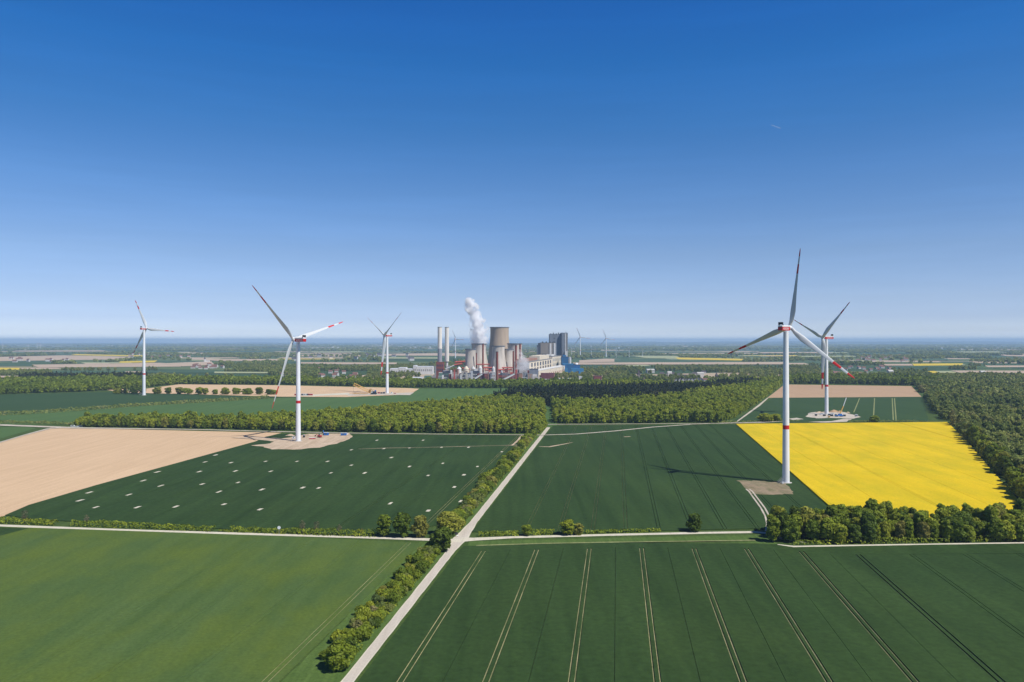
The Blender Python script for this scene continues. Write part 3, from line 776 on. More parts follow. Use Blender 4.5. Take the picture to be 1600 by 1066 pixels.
# the wood right of the road
polyC = GP([(868, 662), (1000, 661.5), (1128, 660.5), (1150, 652), (1180, 632), (1197, 620), (1222, 601), (1180, 600), (1130, 608), (1040, 625), (900, 634), (862, 632)])
nC = wood(polyC, 6.0, None, 0, None, None, tint=(0.25, 0.95), seed=6, size=(0.64, 1.02))
# the big wood on the right
polyR = GP([(1432, 605), (1447, 624), (1457, 645), (1482, 661), (1515, 692), (1551, 732), (1596, 782), (1720, 880), (2100, 880), (2100, 592), (1500, 590)])
nD = wood(polyR, 6.8, polyR[2:8], 9.0, 'leafy green tree at the edge of the big wood right of the yellow rapeseed', 'edge of the big right wood', tint=(0.0, 1.0), seed=7, size=(0.6, 1.08), dull=True, maxd=790, gaps=0.34)
print('TREES', nA, nB, nC, nD)

# dark conifer stands and the tree belts before and beside the power station
wood(GP([(770, 627), (862, 634), (905, 637), (1040, 628), (1130, 613), (1190, 602), (1175, 600.5), (1080, 609.5), (1000, 611), (900, 613), (800, 621)]), 6.0, seed=8, name='conifer_wood', protos=CONI, matn='needle', size=(0.75, 1.1), tint=(0, 1))
wood(GP([(-30, 618), (60, 614.5), (130, 612.5), (190, 609), (280, 600.5), (440, 601.5), (440, 597), (230, 596), (-30, 600)]), 9, seed=9, tint=(0.1, 0.7), size=(0.8, 1.2))
wood(GP([(30, 599.5), (230, 595.6), (230, 592), (30, 594)]), 8, seed=10, name='conifer_wood', protos=CONI, matn='needle', size=(0.9, 1.2))
wood(GP([(280, 600), (440, 601.2), (650, 606), (860, 607.3), (985, 605), (1000, 601), (860, 601.5), (640, 600), (440, 597), (280, 597)]), 9, seed=12, tint=(0.15, 0.7), size=(0.75, 1.1))
wood(GP([(1228, 600), (1300, 600.3), (1424, 602.6), (1440, 604), (1480, 597), (1300, 594.5), (1228, 594)]), 9.5, seed=13, tint=(0.05, 0.55), size=(0.9, 1.25))
wood(GP([(850, 613), (985, 611), (1080, 609.5), (1175, 601), (1228, 599), (1228, 594), (1110, 603), (1060, 605), (985, 604.5), (850, 607.5)]), 9, seed=14, tint=(0.3, 0.9), size=(0.75, 1.1))

# far tree cover in patches, thinning into the haze
def far_cover(d0, d1, step, protos, scale, thr, seed, name='far_woodland', zs=None, grow=0):
    rng = np.random.default_rng(seed)
    n = int((d1 - d0) / step); P = []
    for y in np.arange(d0, d1, step):
        w = 0.66 * y + 60
        x = np.arange(-w, w, step)
        P.append(np.stack([x + rng.uniform(-.45, .45, len(x)) * step, np.full(len(x), y) + rng.uniform(-.45, .45, len(x)) * step], 1))
    P = np.concatenate(P)
    nz = 0.55 * vnoise(P * np.array([1, 0.55]), 260 + grow, seed) + 0.3 * vnoise(P * np.array([1, .6]), 95 + grow / 3, seed + 1) + 0.15 * rng.random(len(P))
    hedge = (np.abs(((P[:, 1] + 0.12 * P[:, 0]) % (310 + grow)) - 20) < step * 0.6) & (vnoise(P, 330 + grow, seed + 2) > 0.42)
    keep = (nz > thr) | hedge
    P = P[keep]
    px = 800 + F * P[:, 0] / P[:, 1]; pb = H0 + F * CH / P[:, 1]; pt = H0 + F * (CH - 13 * (1 if zs is None else zs)) / P[:, 1]
    bad = np.zeros(len(P), bool)
    for f in FAR:
        for q in [pt + k_ * (pb - pt) for k_ in (1, .84, .68, .52, .36, .2)]: bad |= inside(np.stack([px, q], 1), f)
    bad |= (px > 655) & (px < 868) & (P[:, 1] < 2550)          # the power station stands here
    bad |= (px > 866) & (px < 896) & (P[:, 1] > 2290) & (P[:, 1] < 2800)
    bad |= (px > 1195) & (px < 1440) & (pb > 601)
    bad |= (px < 660) & (pb > 596.5)
    bad |= (px > 600) & (px < 700) & (P[:, 1] > 2150) & (P[:, 1] < 2650) & (rng.random(len(P)) < 0.45)
    for q in CLEAR: bad |= (px > q[0]) & (px < q[1]) & (pb > q[2]) & (pb < q[3])
    P = P[~bad]
    s = rng.uniform(0.7, 1.25, len(P)) * scale
    T = np.clip(rng.beta(2, 2, len(P)) * 0.6 + 0.4 * vnoise(P, 150 + grow, seed + 5), 0, 1)
    Q, tt = scatter(protos, P, s, T, rng, None if zs is None else np.full(len(P), zs) * rng.uniform(0.7, 1.25, len(P)))
    tag(link(bpy.data.objects.new(name, quad_mesh(name, Q, M['leaf_dull'], tt))), kind='stuff')
    return len(P)
CLEAR = [(1052, 1102, 594.5, 606), (1008, 1024, 575, 583), (994, 1001, 587, 596), (300, 348, 571, 582), (640, 660, 590, 597), (1300, 1392, 574, 588), (1040, 1056, 582, 590), (1088, 1122, 583, 594), (845, 905, 593, 598), (926, 942, 590, 600), (500, 575, 580, 592)]
print(far_cover(1860, 3300, 15, TREE_LO, 0.85, 0.52, 21), far_cover(3300, 6500, 30, TREE_FAR, 1.0, 0.60, 22), far_cover(6500, 13000, 65, TREE_FAR, 2.2, 0.58, 23, zs=1.1, grow=300), far_cover(13000, 27000, 170, TREE_FAR, 5.0, 0.60, 24, zs=1.3, grow=1200))

# ------------------------------------------------------------------ hedges, shrubs and single trees
def hedge(pts, w, h, label, leaf=0.7, dens=5.5, seed=1, dull=False, group=None, px=True):
    rng = np.random.default_rng(seed); c, nr, tn = [], [], []
    P = np.array(GP(pts)) if px else np.array(pts)
    for a, b in zip(P[:-1], P[1:]):
        L = np.linalg.norm(b - a); n = int(L * dens * (w + 2 * h) / 3)
        t = rng.random(n); d = (b - a) / L; k = np.array([-d[1], d[0]])
        ang = rng.uniform(0, np.pi, n); e = a + np.outer(t, b - a)
        hh = h * (0.62 + 0.5 * vnoise(e, 3.0, seed) + 0.35 * vnoise(e, 11.0, seed + 1))
        ww = w * (0.7 + 0.6 * vnoise(e, 4.0, seed + 2))
        r = rng.uniform(0.8, 1.05, n)
        q = e + np.outer(np.cos(ang) * ww / 2 * r, k)
        z = np.sin(ang) * hh * r * 0.92 + 0.1
        c.append(np.column_stack([q, z])); tn.append(np.clip(0.15 + 0.55 * vnoise(e, 6.0, seed + 4) + 0.3 * vnoise(e, 2.0, seed + 5) + rng.uniform(-.1, .1, n), 0, 1))
        m = np.column_stack([np.outer(np.cos(ang), k), np.sin(ang)]) + 0.5 * rng.normal(size=(n, 3)); nr.append(m / np.linalg.norm(m, axis=1)[:, None])
    Q = cards(np.concatenate(c), np.concatenate(nr), leaf, rng)
    c0 = np.array([*P.mean(0), 0]); 
    o = bpy.data.objects.new('hedge', quad_mesh('hedge', Q - c0, M['leaf_dull'] if dull else M['leaf_wood'], np.concatenate(tn))); o.location = c0
    return tag(link(o), label, 'hedge', group)
hedge([(-40, 815.5), (40, 818.6), (88, 820.8)], 4.2, 3.0, 'low green hedge at the far left end of the cross road, below the tan field', seed=1)
hedge([(113, 821.3), (200, 824.6), (270, 827.6), (335, 830.2)], 3.8, 2.9, 'longest low yellow-green hedge along the pale cross road, second hedge from the left', seed=2)
hedge([(360, 830.6), (440, 833.8), (520, 836.5), (588, 838.5)], 3.8, 3.1, 'low hedge along the pale cross road with thin bare trees rising from it', seed=3)
hedge([(340, 831), (360, 831.8)], 2, 1.0, 'short gap-filling tuft of scrub between two long hedges on the cross road', seed=4)
hedge([(748, 838.4), (775, 837.6), (812, 836.6)], 3.4, 2.6, 'short dark hedge right of the road junction, running up to a small round tree', seed=5)
hedge([(830, 836.4), (866, 835)], 3.0, 2.8, 'short bushy hedge between two small round trees right of the junction', seed=6)
hedge([(915, 833.8), (960, 832.4), (1000, 831.4), (1032, 830.6)], 2.6, 1.7, 'thin low hedge on the verge between the middle bushes and the lone round tree', seed=7)
hedge([(-60, 652), (60, 646.6), (140, 641), (220, 634.5), (300, 630.2), (420, 622.4)], 8, 5.2, 'long scrubby hedgerow crossing between the dark wheat and the paler pasture at upper left', 1.3, 1.3, 8, True)
hedge([(-60, 662.3), (40, 661.6), (118, 664.5)], 5, 3.4, 'scrubby hedge on the far side of the gravel track at far left', 1.1, 2.2, 9, True)
hedge([(1120, 661.3), (1200, 659), (1250, 658.8)], 4, 2.2, 'patchy scrub hedge behind the top left corner of the yellow rapeseed', 1.0, 1.5, 10, True)
hedge([(1325, 660), (1400, 659.6), (1452, 660.2)], 4, 2.6, 'patchy scrub hedge behind the top right corner of the yellow rapeseed', 1.0, 1.5, 11, True)
hedge([(1238, 851.6), (1400, 848.8), (1600, 846), (1700, 844.5)], 3.0, 2.4, 'understorey of low brush at the foot of the lower right wood strip', 0.8, 3.0, 12)

hedge([(road_x(q) - 8.6, q) for q in (247, 270, 300, 330, 360, 394)], 8.5, 1.7, 'tangled low undergrowth filling the roadside thicket below the junction', 0.6, 4.5, 13, px=False)
hedge([(road_x(q) - 9.5, q) for q in (424, 445, 465, 498)], 8.0, 2.0, 'tangled undergrowth of the roadside thicket just beyond the junction', 0.8, 3.5, 14, px=False)
hedge([(road_x(q) - 9.5, q) for q in (499, 560, 640, 720, 800, 900)], 8.0, 2.4, 'tangled undergrowth of the roadside thicket running up to the woods', 1.0, 2.2, 15, px=False)
def shrub(x, y, s, zs, label, group=None, seed=0, dull=False, name='shrub', cat='shrub'):
    r = random.Random(seed * 7 + 1)
    me = r.choice(SHRUB_DULL if dull else SHRUB_HI)
    o = bpy.data.objects.new(name, me); o.location = (x, y, 0.05); o.scale = (s, s, s * zs); o.rotation_euler = (0, 0, r.uniform(0, 6.28))
    return tag(link(o), label, cat, group)
# roadside shrubs, near part below the junction and far part above it
r = random.Random(9)
d = 252.0; i = 0
while d < 398:
    for o in (-6.2, -9.4, -12.0):
        if r.random() < 0.9 and not (o < -11 and r.random() < 0.4):
            dull = r.random() < 0.22; s = r.uniform(0.55, 0.9)
            shrub(road_x(d) + o + r.uniform(-1.6, 1.2), d + r.uniform(-2, 2), s, r.uniform(0.85, 1.25),
                  'grey-green twiggy shrub in the roadside thicket below the junction' if dull else 'leafy green shrub in the roadside thicket below the junction',
                  'twiggy shrubs below the junction' if dull else 'leafy shrubs below the junction', i, dull)
            i += 1
    d += r.uniform(2.5, 3.4)
d = 425.0
while d < 905:
    for o in ((-7.0, -11.5) if d < 700 else (-9.5,)):
        dull = r.random() < 0.28; s = r.uniform(0.75, 1.3) * (1 + (d - 420) / 1500)
        shrub(road_x(d) + o + r.uniform(-1.6, 1.6), d + r.uniform(-2, 2), s, r.uniform(0.8, 1.15),
              'grey-green twiggy shrub in the roadside thicket beyond the junction' if dull else 'leafy green shrub in the roadside thicket beyond the junction',
              'twiggy shrubs beyond the junction' if dull else 'leafy shrubs beyond the junction', i, dull)
        i += 1
    d += r.uniform(3.4, 5.2) * (1 + (d - 420) / 700)
def single(px, py, h, wpx, label, mesh, cat='tree', dull=False):
    x, y = G(px, py)
    H = h / F * y; Wd = wpx / F * y
    base = TREE_HI[mesh][0]
    bh, br = TH[mesh], TR[mesh]
    t = tree(x, y, 1, label, None, mesh=mesh, rng=random.Random(int(px)))
    t.scale = (Wd / 2 / br, Wd / 2 / br, H / bh)
    return t
single(529, 1046, 44, 44, 'big round leafy tree at the near end of the roadside thicket', 3)
single(628, 839.5, 37, 29, 'dense round tree left of the junction, middle of three trees beside the cross road', 0)
single(656, 839.5, 33, 26, 'dense dark round tree nearest the junction of three trees beside the cross road', 7)
single(600, 838.5, 35, 24, 'pale thinner tree, leftmost of three trees beside the cross road', 2)
single(703, 834, 34, 42, 'broad leafy tree standing at the left corner of the road junction', 5)
single(689, 861, 36, 36, 'leafy tree just below the junction, tallest of the thicket on the near side', 8)
single(823, 837, 17, 18, 'small round tree right of the junction, leftmost of the bushy group by the cross road', 1)
single(887, 836, 25, 24, 'round dark tree in the bushy group right of the junction by the cross road', 4)
single(904, 836, 18, 17, 'small bushy tree touching the right side of the rounder dark tree by the cross road', 6)
single(1084, 831, 28, 24, 'lone round tree standing on the verge of the cross road before the dark wheat', 7)
single(1196, 659, 13, 24, 'broad dark bushy tree behind the left corner of the yellow rapeseed', 5)
single(1211, 658.5, 12, 20, 'dark bushy tree just left of the tall turbine tower behind the yellow rapeseed', 8)
single(1366, 659.5, 10, 16, 'small dark tree on the field edge behind the yellow rapeseed, right of the building site', 3)
# thin bare trees in the hedge
TW = []
for k in range(2):
    q = crown(np.random.default_rng(700 + k), 9, 2.6, 170, 0.5, 0.25, 12)
    TW.append((quad_mesh('crown', q, M['twig']), trunk_mesh(8.6, 2.6, 50 + k)))
for j, (px, py, h, lab) in enumerate([(472, 834, 21, 'thin bare tree in the cross road hedge, right of the white disc sign'), (494, 835, 20, 'thin pale bare tree in the hedge, middle one of three'), (530, 836.5, 17, 'thin twiggy bare tree in the hedge near the tractor lines'), (38, 818.6, 21, 'bare grey tree in the hedge at far left by the tan field'), (135, 821.5, 17, 'small bare tree at the left end of the long hedge'), (565, 837.5, 12, 'small bare bush tree at the right end of the hedge')]):
    x, y = G(px, py); t = empty('bare_tree', (x, y, 0)); s = h / F * y / 9; t.scale = (s, s, s)
    tag(t, lab, 'tree'); link(bpy.data.objects.new('trunk', TW[j % 2][1]), t); link(bpy.data.objects.new('crown', TW[j % 2][0]), t)
# the row of round bushes before the upper left bare field
for j, (px, s) in enumerate([(184, 1.0), (196, .8), (210, 1.1), (222, 1.1), (246, 1.0), (263, 1.1), (280, 1.2), (293, 1.0), (312, 1.15), (321, 1.1), (336, .95), (352, 1.25), (369, 1.1), (387, 1.15), (405, 1.1), (421, .95), (428, .8)]):
    x, y = G(px, 615.6 + (px - 184) * 0.006)
    t = tree(x, y, 0.72 * s, 'round dark green bushy tree in the row before the tan field at upper left', 'row of round bushy trees at upper left', rng=random.Random(j + 40))
    t.scale = (2.05 * s, 1.3 * s, 0.86 * s)

# ------------------------------------------------------------------ power station
def wall_mat(name, col, var=0.1, sc=0.03, rough=0.8, streak=True):
    m, N, L, B = nodes(name)
    n = noise(N, L, gpos(N, L, (0.12, 0.12, 0.012) if streak else (0.08, 0.08, 0.08)), 1.0, 5, 0.6)
    lo = tuple(c * (1 - var) for c in col); hi = tuple(min(1, c * (1 + var)) for c in col)
    L.new(ramp(N, L, n, [(0.3, lo), (0.7, hi)]), B.inputs['Base Color']); B.inputs['Roughness'].default_value = rough
    B.inputs['Specular IOR Level'].default_value = 0.2
    return m
M['ct'] = wall_mat('tower_concrete', (0.56, 0.50, 0.43), 0.24)
M['ct_brown'] = wall_mat('brown_concrete', (0.42, 0.33, 0.24), 0.10)
M['ct_in'] = wall_mat('tower_inside', (0.16, 0.15, 0.14), 0.2)
M['chim'] = wall_mat('chimney_white', (0.78, 0.73, 0.65), 0.08)
M['chim_grey'] = wall_mat('chimney_grey', (0.30, 0.31, 0.34), 0.12)
M['oxide'] = wall_mat('oxide_red', (0.24, 0.075, 0.055), 0.15)
M['duct'] = wall_mat('duct_red', (0.50, 0.12, 0.09), 0.15)
M['brick'] = wall_mat('brick', (0.26, 0.085, 0.075), 0.25, streak=False)
M['brown'] = wall_mat('brown_wall', (0.36, 0.20, 0.14), 0.15)
M['purple'] = wall_mat('purple_wall', (0.15, 0.055, 0.065), 0.15)
M['cream'] = wall_mat('cream_wall', (0.70, 0.61, 0.47), 0.07)
M['slate'] = wall_mat('slate_wall', (0.20, 0.225, 0.265), 0.10)
M['slate_dk'] = wall_mat('dark_cladding', (0.075, 0.085, 0.105), 0.15)
M['taupe'] = wall_mat('taupe_wall', (0.27, 0.24, 0.21), 0.10)
M['pale'] = wall_mat('pale_wall', (0.66, 0.65, 0.62), 0.10)
M['bluew'] = wall_mat('blue_wall', (0.024, 0.12, 0.27), 0.10)
M['bluel'] = wall_mat('light_blue_wall', (0.04, 0.19, 0.38), 0.10)
M['green'] = wall_mat('green_wall', (0.13, 0.24, 0.18), 0.10)
M['navy'] = wall_mat('navy_roof', (0.05, 0.06, 0.11), 0.15)
M['roofg'] = wall_mat('grey_roof', (0.22, 0.215, 0.21), 0.15, streak=False)
M['pane'] = plain('window_pane', (0.10, 0.085, 0.09), 0.25, 0.2, 0.5, spec=0.5)
M['steelw'] = wall_mat('light_steel', (0.52, 0.54, 0.55), 0.12)

def yard():
    sheet('ground', GP([(665, 596.5), (870, 596.5), (868, 575), (690, 575)]), wall_mat('works_yard', (0.19, 0.17, 0.15), 0.3, streak=False), 0.05)
yard()

def cooling_tower(cx, d, prof, label, mat, stripe=None):
    """prof: (photo row, half width in pixels) from the rim down"""
    x = (cx - 800) / F * d
    pts = [(hw / F * d, CH - (py - H0) / F * d) for py, hw in prof]
    pts = pts[::-1]; z0 = 7.0
    pts = [p for p in pts if p[1] > z0 + 2]
    rb = pts[0][0] * 1.06
    pts = [(rb, z0)] + pts
    # smooth the outline
    zs = np.linspace(pts[0][1], pts[-1][1], 16); rs = np.interp(zs, [p[1] for p in pts], [p[0] for p in pts])
    for _ in range(3): rs[1:-1] = (rs[:-2] + 2 * rs[1:-1] + rs[2:]) / 4
    root = empty('cooling_tower', (x, d, 0)); tag(root, label, 'cooling tower')
    b = MB()
    prof_o = list(zip(rs, zs)); prof_i = [(r_ - 0.8, z) for r_, z in prof_o][::-1]
    b.lathe(prof_o + prof_i + [prof_o[0]], 56, cap=False, mis=[0] * (len(prof_o) - 1) + [0] + [1] * (len(prof_i) - 1) + [0])
    b.build('shell', [mat, M['ct_in']], root, True)
    t = MB(); R = rs[-1]; t.lathe([(R + .05, zs[-1] - 2.0), (R + 1.1, zs[-1] - 1.4), (R + 1.1, zs[-1] + .3), (R - .5, zs[-1] + .3)], 56, cap=False); t.build('rim', M['slate'], root, True)
    l = MB()
    for k in range(28):
        a0 = 2 * math.pi * k / 28; a1 = a0 + math.pi / 28
        for s in (-1, 1):
            l.tube((rb * 1.05 * math.cos(a0), rb * 1.05 * math.sin(a0), 0), (rb * math.cos(a0 + s * math.pi / 28), rb * math.sin(a0 + s * math.pi / 28), z0 + .3), 0.5, 5)
    l.build('strut_ring', M['concrete'], root)
cooling_tower(735.2, 1990, [(545.4, 8.3), (552, 7.8), (558, 7.9), (572, 9.4), (595, 12)], 'small pale cooling tower, leftmost of the group, in front of the steaming one', M['ct'])
cooling_tower(748.4, 2070, [(536.8, 11.6), (543, 11), (548, 10.8), (556, 11.7), (568, 14.2), (592, 18)], 'pale cooling tower with a plume of white steam rising from its rim', M['ct'])
cooling_tower(780.5, 2330, [(511.3, 14.6), (518, 14.2), (526, 14.3), (540, 15.6), (560, 18), (586, 21.5)], 'tallest cooling tower, brownish concrete, behind all the others', M['ct_brown'])
cooling_tower(778.7, 1985, [(540.4, 9.9), (546, 9.6), (550, 9.5), (560, 10.6), (574, 13), (595, 16.5)], 'pale cooling tower standing right in front of the tall brown one', M['ct'])
cooling_tower(795.2, 2000, [(545.4, 7.3), (552, 6.7), (558, 6.7), (572, 8.2), (594, 11)], 'small pale cooling tower right of the middle one, before the grey-rimmed rear tower', M['ct'])
cooling_tower(804.2, 2090, [(536.8, 11.5), (543, 10.8), (548, 10.6), (558, 11.8), (568, 13.5), (592, 17)], 'pale cooling tower at the right end of the group with dark stacks before it', M['ct'])

def chimney(cx, d, parts, label, group=None, name='chimney', ring=True):
    """parts: (top row, bottom row, half width px top, half width px bottom, material, name)"""
    x = (cx - 800) / F * d
    root = empty(name, (x, d, 0)); tag(root, label, 'chimney', group)
    for t, bt, h0, h1, mt, nm in parts:
        zt = CH - (t - H0) / F * d; zb = 0.0 if bt is None else CH - (bt - H0) / F * d
        b = MB(); b.lathe([(h1 / F * d, zb), (h0 / F * d, zt)], 28); b.build(nm, M[mt], root, True)
    t, _, h0, _, mt, nm = parts[0]
    zt = CH - (t - H0) / F * d; rr = h0 / F * d
    b = MB(); b.lathe([(rr + .02, zt), (rr + .35, zt + .05), (rr + .35, zt + 1.0), (rr * .72, zt + 1.05), (rr * .7, zt + 0.3)], 28); b.build('top_ring', M['slate_dk'], root, True)
chimney(687.2, 2010, [(511.6, 545, 3.3, 3.4, 'chim', 'shaft'), (545.05, None, 3.4, 3.7, 'chim_grey', 'lower_shaft')], 'tall white chimney with a grey lower half, left one of the pair')
chimney(698.3, 2010, [(511.8, 564.8, 3.2, 3.3, 'chim', 'shaft'), (564.85, None, 1.7, 2.2, 'pale', 'lower_shaft')], 'tall chimney white all the way down, right one of the pair')
for cx, d, t, hw, lab in ((744.3, 1975, 552, .95, 'thin oxide-red stack before the gap between the leftmost small tower and the steaming tower'), (754.6, 2030, 537.5, 1.3, 'tall oxide-red stack rising in front of the steaming cooling tower'), (776.6, 1890, 550, 1.95, 'thick oxide-red stack in front of the middle cooling tower, down to the tree belt'), (802.1, 1975, 549, 1.3, 'oxide-red stack at the right edge of the small right cooling tower'), (806.2, 2010, 540, 1.6, 'oxide-red stack with pale sunlit side before the rightmost cooling tower'), (812.6, 2030, 537.6, 1.5, 'dark oxide-red stack at the right edge of the rightmost cooling tower')):
    chimney(cx, d, [(t, None, hw, hw * 1.08, 'oxide', 'shaft')], lab, name='flue_stack')

def bld(name, label, cat, d, px0, px1, top, depth, wall, roof='roofg', bottom=None, rot=0, extra=None, group=None):
    """box building whose front stands at distance d between two photo columns, top at photo row"""
    x0, x1 = (px0 - 800) / F * d, (px1 - 800) / F * d
    h = CH - (top - H0) / F * d; w = x1 - x0
    root = empty(name, ((x0 + x1) / 2, d, 0), rot); tag(root, label, cat, group)
    zb = 0 if bottom is None else CH - (bottom - H0) / F * d
    b = MB(); b.box(-w / 2, w / 2, 0, depth, zb, h, 0); b.build('wall', M[wall], root)
    b = MB(); b.box(-w / 2 - .25, w / 2 + .25, -.25, depth + .25, h + .01, h + 0.9); b.build('roof', M[roof], root)
    return root, w, h
def sub(root, name, mat, x0, x1, y0, y1, z0, z1):
    b = MB(); b.box(x0, x1, y0, y1, z0, z1); return b.build(name, M[mat], root)
def windows(root, w, z0, z1, nx, nz, fx=0.6, fz=0.6, y=-0.04, margin=0.04, mat='pane', name='window'):
    me = None
    for i in range(nx):
        for k in range(nz):
            cw = w * (1 - 2 * margin) / nx; chh = (z1 - z0) / nz
            if me is None:
                b = MB(); b.box(-cw * fx / 2, cw * fx / 2, -.12, .05, -chh * fz / 2, chh * fz / 2); me = b.mesh(name, M[mat])
            o = link(bpy.data.objects.new(name, me), root)
            o.location = (-w / 2 + w * margin + cw * (i + .5), y, z0 + chh * (k + .5))

# boiler houses
R, w, h = bld('boiler_house', 'tallest dark grey boiler house block, with a sheer flat front', 'boiler house', 2760, 858.8, 876.8, 522.6, 60, 'slate', 'slate_dk')
for k, (fx, hh) in enumerate(((-.42, 3), (-.2, 5), (.05, 3.5), (.25, 5.5), (.4, 2.5))): sub(R, 'roof_vent', 'slate_dk', fx * w, fx * w + 3.5, 12, 20, h + .9, h + .9 + hh)
for k in range(3): sub(R, 'louvre', 'slate_dk', -w * .16, -w * .03, -.3, .1, h * (.9 - .1 * k) - 3, h * (.9 - .1 * k))
R, w, h = bld('stair_tower', 'tall slate tower with one white vertical stripe beside the tallest boiler house', 'tower', 2750, 876.9, 887.2, 520.4, 45, 'slate', 'slate_dk')
sub(R, 'lift_shaft', 'pale', w * .06, w * .19, -1.2, .5, 0, h * .985); sub(R, 'cladding_panel', 'slate_dk', -w * .5, -w * .36, -.35, .1, 0, h * .98); sub(R, 'cladding_panel', 'taupe', w * .25, w * .42, -.3, .1, 0, h * .97)
sub(R, 'annex', 'pale', w * .05, w * .45, -6, -1.3, 0, CH - (549 - H0) / F * 2744); sub(R, 'mast', 'grey', w * .2, w * .2 + .8, 10, 10.8, h, h + 9)
R, w, h = bld('boiler_house', 'lower taupe boiler house with pale stair strips, left of the tallest block', 'boiler house', 2600, 844.8, 868, 535.8, 55, 'taupe', 'slate_dk')
sub(R, 'stair_strip', 'pale', w * .10, w * .22, -2, .3, 0, h * .98); sub(R, 'stair_strip', 'pale', w * .38, w * .5, -2.2, .3, 0, h * .985)
sub(R, 'cladding_panel', 'slate_dk', -w * .42, -w * .12, -.5, .1, h * .25, h * .62); sub(R, 'duct_panel', 'concrete', -w * .32, -w * .22, -.9, -.5, h * .25, h * .6)
for fx in (-.4, -.15, .1, .3): sub(R, 'roof_vent', 'slate_dk', fx * w, fx * w + 4, 10, 18, h + .9, h + 4)
R, w, h = bld('bunker_building', 'near-black bunker block at the left side of the taupe boiler house', 'industrial building', 2590, 839.6, 844.7, 540, 40, 'slate_dk', 'slate_dk')
sub(R, 'upper_storey', 'slate_dk', -w * .2, w * .5, 2, 38, h + .9, h + 8); sub(R, 'gantry', 'slate', -w * .5, -w * .3, -2, 0, h * .4, h * .95)

# turbine hall seen along its length
def oriented_hall(name, label, p, q, depth, h, wall, roof, cat, nwin, nz, mat='pane', z0f=.15, z1f=.9, fx=.55, fz=.62):
    """long hall whose lit facade runs from ground point p to q"""
    a, b_ = np.array(p), np.array(q); L = np.linalg.norm(b_ - a); ang = math.atan2(b_[1] - a[1], b_[0] - a[0])
    m_ = (a + b_) / 2
    root = empty(name, (m_[0], m_[1], 0), ang); tag(root, label, cat)
    sub(root, 'wall', wall, -L / 2, L / 2, 0, depth, 0, h)
    sub(root, 'roof', roof, -L / 2 - .4, L / 2 + .4, -.4, depth + .4, h + .01, h + 1.2)
    windows(root, L, h * z0f, h * z1f, nwin, nz, fx, fz, mat=mat)
    return root, L, h
pt = lambda px, d: ((px - 800) / F * d, d)
R, L, h = oriented_hall('turbine_hall', 'long cream turbine hall with rows of tall dark windows, receding behind the steam wisp', pt(827, 2010), pt(863, 2420), 42, 46, 'cream', 'roofg', 'turbine hall', 8, 3, fx=.5, fz=.8, z0f=.12, z1f=.97)
sub(R, 'end_wall', 'steelw', -L / 2 - .5, -L / 2 - .05, .1, 41.8, 0, 45.5)
sub(R, 'roof_superstructure', 'brown', -L * .44, L * .02, 14, 40, 47.3, 53.5); sub(R, 'roof_superstructure', 'cream', L * .06, L * .5, 10, 40, 47.3, 58)
R, L, h = oriented_hall('turbine_hall', 'squarer cream block at the right end of the long windowed hall', pt(863.2, 2424), pt(877, 2580), 45, 52, 'cream', 'roofg', 'turbine hall', 4, 3, 'concrete', .1, .95, .7, .55)
sub(R, 'penthouse', 'pale', -L * .2, L * .1, 12, 30, 53.3, 58)
R, L, h = oriented_hall('annex_hall', 'low cream annex running along the foot of the windowed turbine hall', pt(841.5, 1995), pt(887, 2430), 24, 25, 'cream', 'pale', 'industrial hall', 14, 1, 'brown', .25, .75, .4, .5)
sub(R, 'end_bay', 'taupe', L * .3, L * .33, -.5, 0.2, 0, 24.6)
# the blue works at the right end
R, w, h = bld('blue_factory', 'deep blue factory block below the tall slate tower', 'factory', 2480, 877.6, 888, 558, 40, 'bluew', 'navy'); sub(R, 'roof_house', 'bluel', -w * .3, w * .2, 8, 20, h + .9, h + 6)
R, w, h = bld('blue_hall', 'wide low blue hall in front of the deep blue factory', 'factory', 2380, 880, 897.4, 569.4, 45, 'bluew', 'bluel'); sub(R, 'loading_bay', 'bluel', -w * .45, -w * .1, -6, -.05, 0, h * .6)
x, d = pt(890.4, 2460); rr = 2.2 / F * d; b = MB(); zt = CH - (557.4 - H0) / F * d
root = empty('silver_silo', (x, d, 0)); tag(root, 'shiny silver cylindrical silo right of the deep blue factory', 'silo')
b.lathe([(rr, 0), (rr, zt - 2)], 24); b.build('shell', M['steelw'], root, True); b = MB(); b.lathe([(rr + .2, zt - 1.95), (rr * .6, zt - .6), (.3, zt)], 24); b.build('roof', M['grey'], root, True)
x, d = pt(900.8, 2340); rr = 2.5 / F * d; b = MB(); zt = CH - (567 - H0) / F * d
root = empty('dome_tank', (x, d, 0)); tag(root, 'white dome-topped tank between blue low buildings at the right end', 'tank')
b.lathe([(rr, 0), (rr, zt - rr)], 24); b.build('shell', M['pale'], root, True)
b = MB(); b.lathe([(rr * math.cos(a), zt - rr + .02 + rr * math.sin(a)) for a in np.linspace(0, 1.5, 8)], 24); b.build('dome', M['white'], root, True)
R, w, h = bld('blue_shed', 'low flat light blue shed at the far right end of the works', 'shed', 2300, 893, 912, 576.6, 30, 'bluel', 'bluel'); sub(R, 'door', 'navy', -w * .1, w * .1, -.3, .05, 0, h * .7)
R, w, h = bld('blue_shed', 'blue shed under the white dome tank', 'shed', 2330, 896, 906.5, 570.5, 8, 'bluew', 'navy', None); sub(R, 'door', 'bluel', -w * .2, w * .2, -.3, .05, 0, h * .5)

